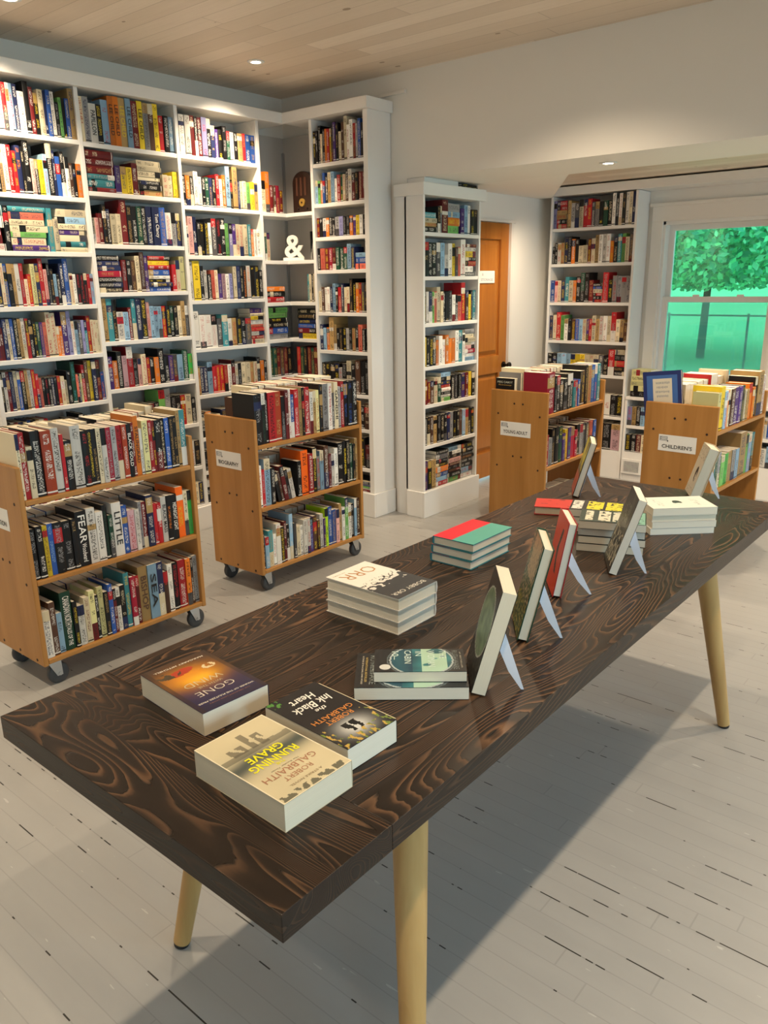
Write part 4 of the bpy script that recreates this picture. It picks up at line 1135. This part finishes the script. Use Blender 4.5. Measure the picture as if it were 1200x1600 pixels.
standing('b', (-.876, 1.529), 125.0, 13.0, .242, .160, .026, 'g', art_b, 'green floral book with a tan label standing on an easel', True)
standing('c', (-.942, 1.828), 126.1, 9.6, .214, .152, .024, 'r', art_c, 'red book with a black squiggle standing on an easel', True)
standing('d', (-.896, 2.086), 119.1, 17.2, .237, .168, .024, 'k', art_d, 'black and white patterned book standing on an easel by the pale stack', False)
standing('e', (-1.380, 2.808), 117.8, 15.2, .228, .160, .026, 'k', art_e, 'yellow, dark and red book standing on an easel at the far left of the table', True)
standing('f', (-1.000, 3.055), 118.6, 16.0, .205, .120, .042, 'c', art_f, 'thick cream book with a dark oval standing at the far right of the table', True)

# ---------------- choose which books are things
BOOKS.sort(key=lambda b: (not b['force'], -b['area']))
NI = 320
seen = {}
LIMIT = [b for b in BOOKS[:NI] if b['force'] or b['area'] > 0]
REST = BOOKS[len(LIMIT):]
for b in LIMIT: make_individual(b)
# everything smaller: one mesh
V = []; Fc = []; CA = []; TB = []; UA = []; MI = []
for b in REST:
    v, f, co, uv, P = book_geo(b['t'], b['d'], b['h'], b['hard'], b['base'], b['bands'], b['txt'], b['seed'])
    if b['title'] and b['t'] > 0: pass
    o = len(V); V += [tuple(b['M'] @ Vector(p)) for p in v]
    for ff, cc, uu in zip(f, co, uv):
        Fc.append(tuple(o+i for i in ff)); MI.append(0)
        for w in uu: CA += [*cc, b['seed']]; TB += [*b['txt'], 1]; UA += [w[0], w[1]]
    pm = MB().box(*P); o = len(V); V += [tuple(b['M'] @ Vector(p)) for p in pm.v]
    for ff in pm.f:
        Fc.append(tuple(o+i for i in ff)); MI.append(1)
        for _ in ff: CA += [.7, .6, .45, 0]; TB += [0, 0, 0, 1]; UA += [-1, -1]
me = bpy.data.meshes.new('books'); me.from_pydata(V, [], Fc)
a = me.attributes.new('Col', 'FLOAT_COLOR', 'CORNER'); a.data.foreach_set('color', CA)
a = me.attributes.new('Txt', 'FLOAT_COLOR', 'CORNER'); a.data.foreach_set('color', TB)
u = me.uv_layers.new(name='SpineUV'); u.data.foreach_set('uv', UA)
me.materials.append(M['cover']); me.materials.append(M['page']); me.polygons.foreach_set('material_index', MI); me.update()
bo = bpy.data.objects.new('books', me); COL.objects.link(bo)
tag(bo, 'the many smaller book spines filling the white bookcases around the room', 'books', kind='stuff')

# ------------------------------------------------------------------ ceiling lights
LIGHTS = []
warm = (1., .79, .545)
M['lamp'] = mat('lamp_lens', (1, .95, .85), .4, emit=(1, .86, .66), estr=30)
def downlight(x, y, z, label, e=42., cone=98, tilt=0, size=.03):
    t = thing('recessed_downlight', label, 'ceiling light', Matrix.Translation((x, y, z)), 'recessed ceiling downlights')
    MB().lathe([(.050, -.0005), (.050, -.004), (.030, -.0065), (.028, -.003), (.028, -.0005)], 28).build('trim_ring', M['shelf'], t, smooth=True)
    MB().tube((0, 0, -.0045), (0, 0, -.0025), .0275, n=24).build('lens', M['lamp'], t)
    l = bpy.data.lights.new('downlight_lamp', 'SPOT'); l.energy = e; l.color = warm; l.spot_size = R_(cone); l.spot_blend = .95; l.shadow_soft_size = size
    o = bpy.data.objects.new('downlight_lamp', l); COL.objects.link(o); o.location = (x, y, z-.02); o.rotation_euler = (0, R_(tilt), 0)
    return t
EL = 104.
for x in (-3.88, -2.03, -.20, 1.6):
    for y in (3.50, 2.04, .58, -.88):
        if (x, y) == (-3.88, 3.50): lb = 'small bright recessed downlight in the board ceiling above the corner shelves'
        elif (x, y) == (-3.88, 2.04): lb = 'recessed downlight at the top left corner of the photo'
        else: lb = 'recessed downlight in the board ceiling outside the frame'
        downlight(x, y, ZC, lb, EL*(1.25 if x < -3 else 1.), 108 if x < -3 else (132 if y > 3 and x < 1 else 84), 14 if x < -3 else 0)
downlight(-2.135, 4.574, ZS, 'recessed downlight in the white beam over the opening', EL*.6, 140)
for x in (-.3, 1.5): downlight(x, 4.574, ZS, 'recessed downlight in the white beam outside the frame', EL*.6, 140)
for x in (-2.75, -1.5, .2): downlight(x, 5.35, ZC2, 'recessed downlight in the far room ceiling hidden behind the beam', EL*(.72 if x < -2 else .8), 122 if x < -2 else 104, 30 if x < -2 else 0)  # added unseen lamps that brighten the far room and its west wall

# daylight entering through the east windows
for a, b in EW:
    l = bpy.data.lights.new('window_daylight', 'AREA'); l.shape = 'RECTANGLE'; l.size = b-a; l.size_y = 1.3; l.energy = 20; l.spread = R_(125); l.color = (.60, .80, 1.)
    o = bpy.data.objects.new('window_daylight', l); COL.objects.link(o); o.location = (XE+.14, (a+b)/2, 1.5); o.rotation_euler = (0, R_(58), 0)
# ------------------------------------------------------------------ outdoors
def grass_mat():
    n = NT('lawn', .9, .1)
    p = n.coord('Object')
    a = n.noise(n.mapping(p, (1, 1, 1)), .35, 4., .6); b = n.noise(p, 9., 3., .6)
    c = n.mix(a, (.12, .72, .27), (.24, .86, .38)); return n.out(n.mix(n.math('MULTIPLY', b, .4), c, (.06, .42, .20)))
M['grass'] = grass_mat()
g = MB(); nx_, ny_ = 24, 40
def hill(y): t = max(0., (y-26)/60); return -.5+5.0*t*t*(3-2*t) if t < 1 else 4.5
for j in range(ny_+1):
    for i in range(nx_+1):
        y = Y2+.16+134*(j/ny_)**1.6; g.v.append((-100+170*i/nx_, y, hill(y)))
for j in range(ny_):
    for i in range(nx_): q = j*(nx_+1)+i; g.f.append((q, q+1, q+nx_+2, q+nx_+1))
g = g.build('lawn', M['grass'], None, 0, True); tag(g, 'green lawn outside the window', 'lawn', kind='stuff')
M['leaf'] = mat('leaves', (.07, .46, .27), .6); M['leaf2'] = mat('leaves_bright', (.24, .80, .45), .6); M['bark'] = mat('bark', (.06, .05, .045), .9)
def tree(x, y, label, hgt=7., crown=3.4, trunk=.2, low=1.5, seed=1, n=2600, ls=.1):
    rg = random.Random(seed)
    t = thing('tree', label, 'tree', Matrix.Translation((x, y, hill(y)+.02)))
    tr = MB().tube((0, 0, 0), (.1, 0, hgt*.6), trunk, trunk*.5, 12)
    for k in range(6):
        a = rg.random()*6.28; tr.tube((0, 0, low+.2+.3*k), (1.5*math.cos(a), 1.5*math.sin(a), low+1.4+.4*k), trunk*.4, trunk*.1, 8)
    tr.build('trunk', M['bark'], t, smooth=True)
    for mm in ('leaf', 'leaf2'):
        lf = MB()
        for _ in range(n):
            while True:
                p = Vector((rg.uniform(-1, 1), rg.uniform(-1, 1), rg.uniform(-1, 1)))
                if p.length < 1: break
            p = Vector((p.x*crown, p.y*crown, low+(p.z+1)*.5*(hgt-low)))
            if noise.noise(p*.8) < -.3: continue
            s = ls*(.7+.8*rg.random()); a = Vector((rg.gauss(0, 1), rg.gauss(0, 1), rg.gauss(0, 1))).normalized(); b = a.orthogonal().normalized()
            o = len(lf.v); lf.v += [tuple(p-a*s), tuple(p+b*s*.6), tuple(p+a*s), tuple(p-b*s*.6)]; lf.f.append((o, o+1, o+2, o+3))
        lf.build('foliage', M[mm], t)
    return t
tree(-7.3, 22., 'leafy tree with a slim trunk seen through the window', 7.5, 6.6, .11, 1.75, 3, 42000, .085)
for k, (x, y, lb) in enumerate(((-30., 62., 'broad green tree far across the lawn, at the left of the window'), (-15., 66., 'broad green tree far across the lawn, behind the slim trunk'), (0., 62., 'broad green tree far across the lawn, at the right of the window'))):
    tree(x, y, lb, 15, 7.2, .4, 1.2, 5+k, 4000, .6)
# wire fence
fn = thing('fence', 'thin dark wire fence crossing the lawn outside the window', 'fence', Matrix.Translation((-7, 18.2, -.5)))
for k in range(6): MB().tube((-3.2+1.7*k, 0, 0), (-3.2+1.7*k, 0, 1.35), .025, n=8).build('post', M['bark'], fn)
MB().tube((-3.2, 0, 1.3), (5.3, 0, 1.3), .018, n=8).build('top_rail', M['bark'], fn)
def rock(x, y, r, label, seed):
    mb = MB(); n = 14; m = 8
    for i in range(m+1):
        th = PI*i/m
        for j in range(n):
            ph = 2*PI*j/n; p = Vector((math.sin(th)*math.cos(ph), math.sin(th)*math.sin(ph), math.cos(th)))
            q = 1+.35*noise.noise(p*1.6+Vector((seed, 0, 0))); mb.v.append((p.x*r*1.3*q, p.y*r*q, p.z*r*.55*q))
    for i in range(m):
        for j in range(n): mb.f.append((i*n+j, i*n+(j+1) % n, (i+1)*n+(j+1) % n, (i+1)*n+j))
    o = mb.build('boulder', mat('stone', (.40, .40, .38), .9), None, 0, True, Matrix.Translation((x, y, -.5+r*.3))); tag(o, label, 'rock')
rock(-4.9, 12.0, .28, 'pale boulder on the lawn at the left of the window', 1); rock(-4.6, 15.4, .45, 'long pale boulder on the lawn beneath the tree', 4)

# ------------------------------------------------------------------ world and view
w = bpy.data.worlds.new('world'); SC.world = w; w.use_nodes = True
bg = w.node_tree.nodes['Background']; bg.inputs[0].default_value = (.80, .90, 1., 1); bg.inputs[1].default_value = 2.0
SC.view_settings.view_transform = 'Standard'; SC.view_settings.look = 'None'; SC.view_settings.gamma = 1; SC.view_settings.use_curve_mapping = False
SC.view_settings.exposure = 0.16
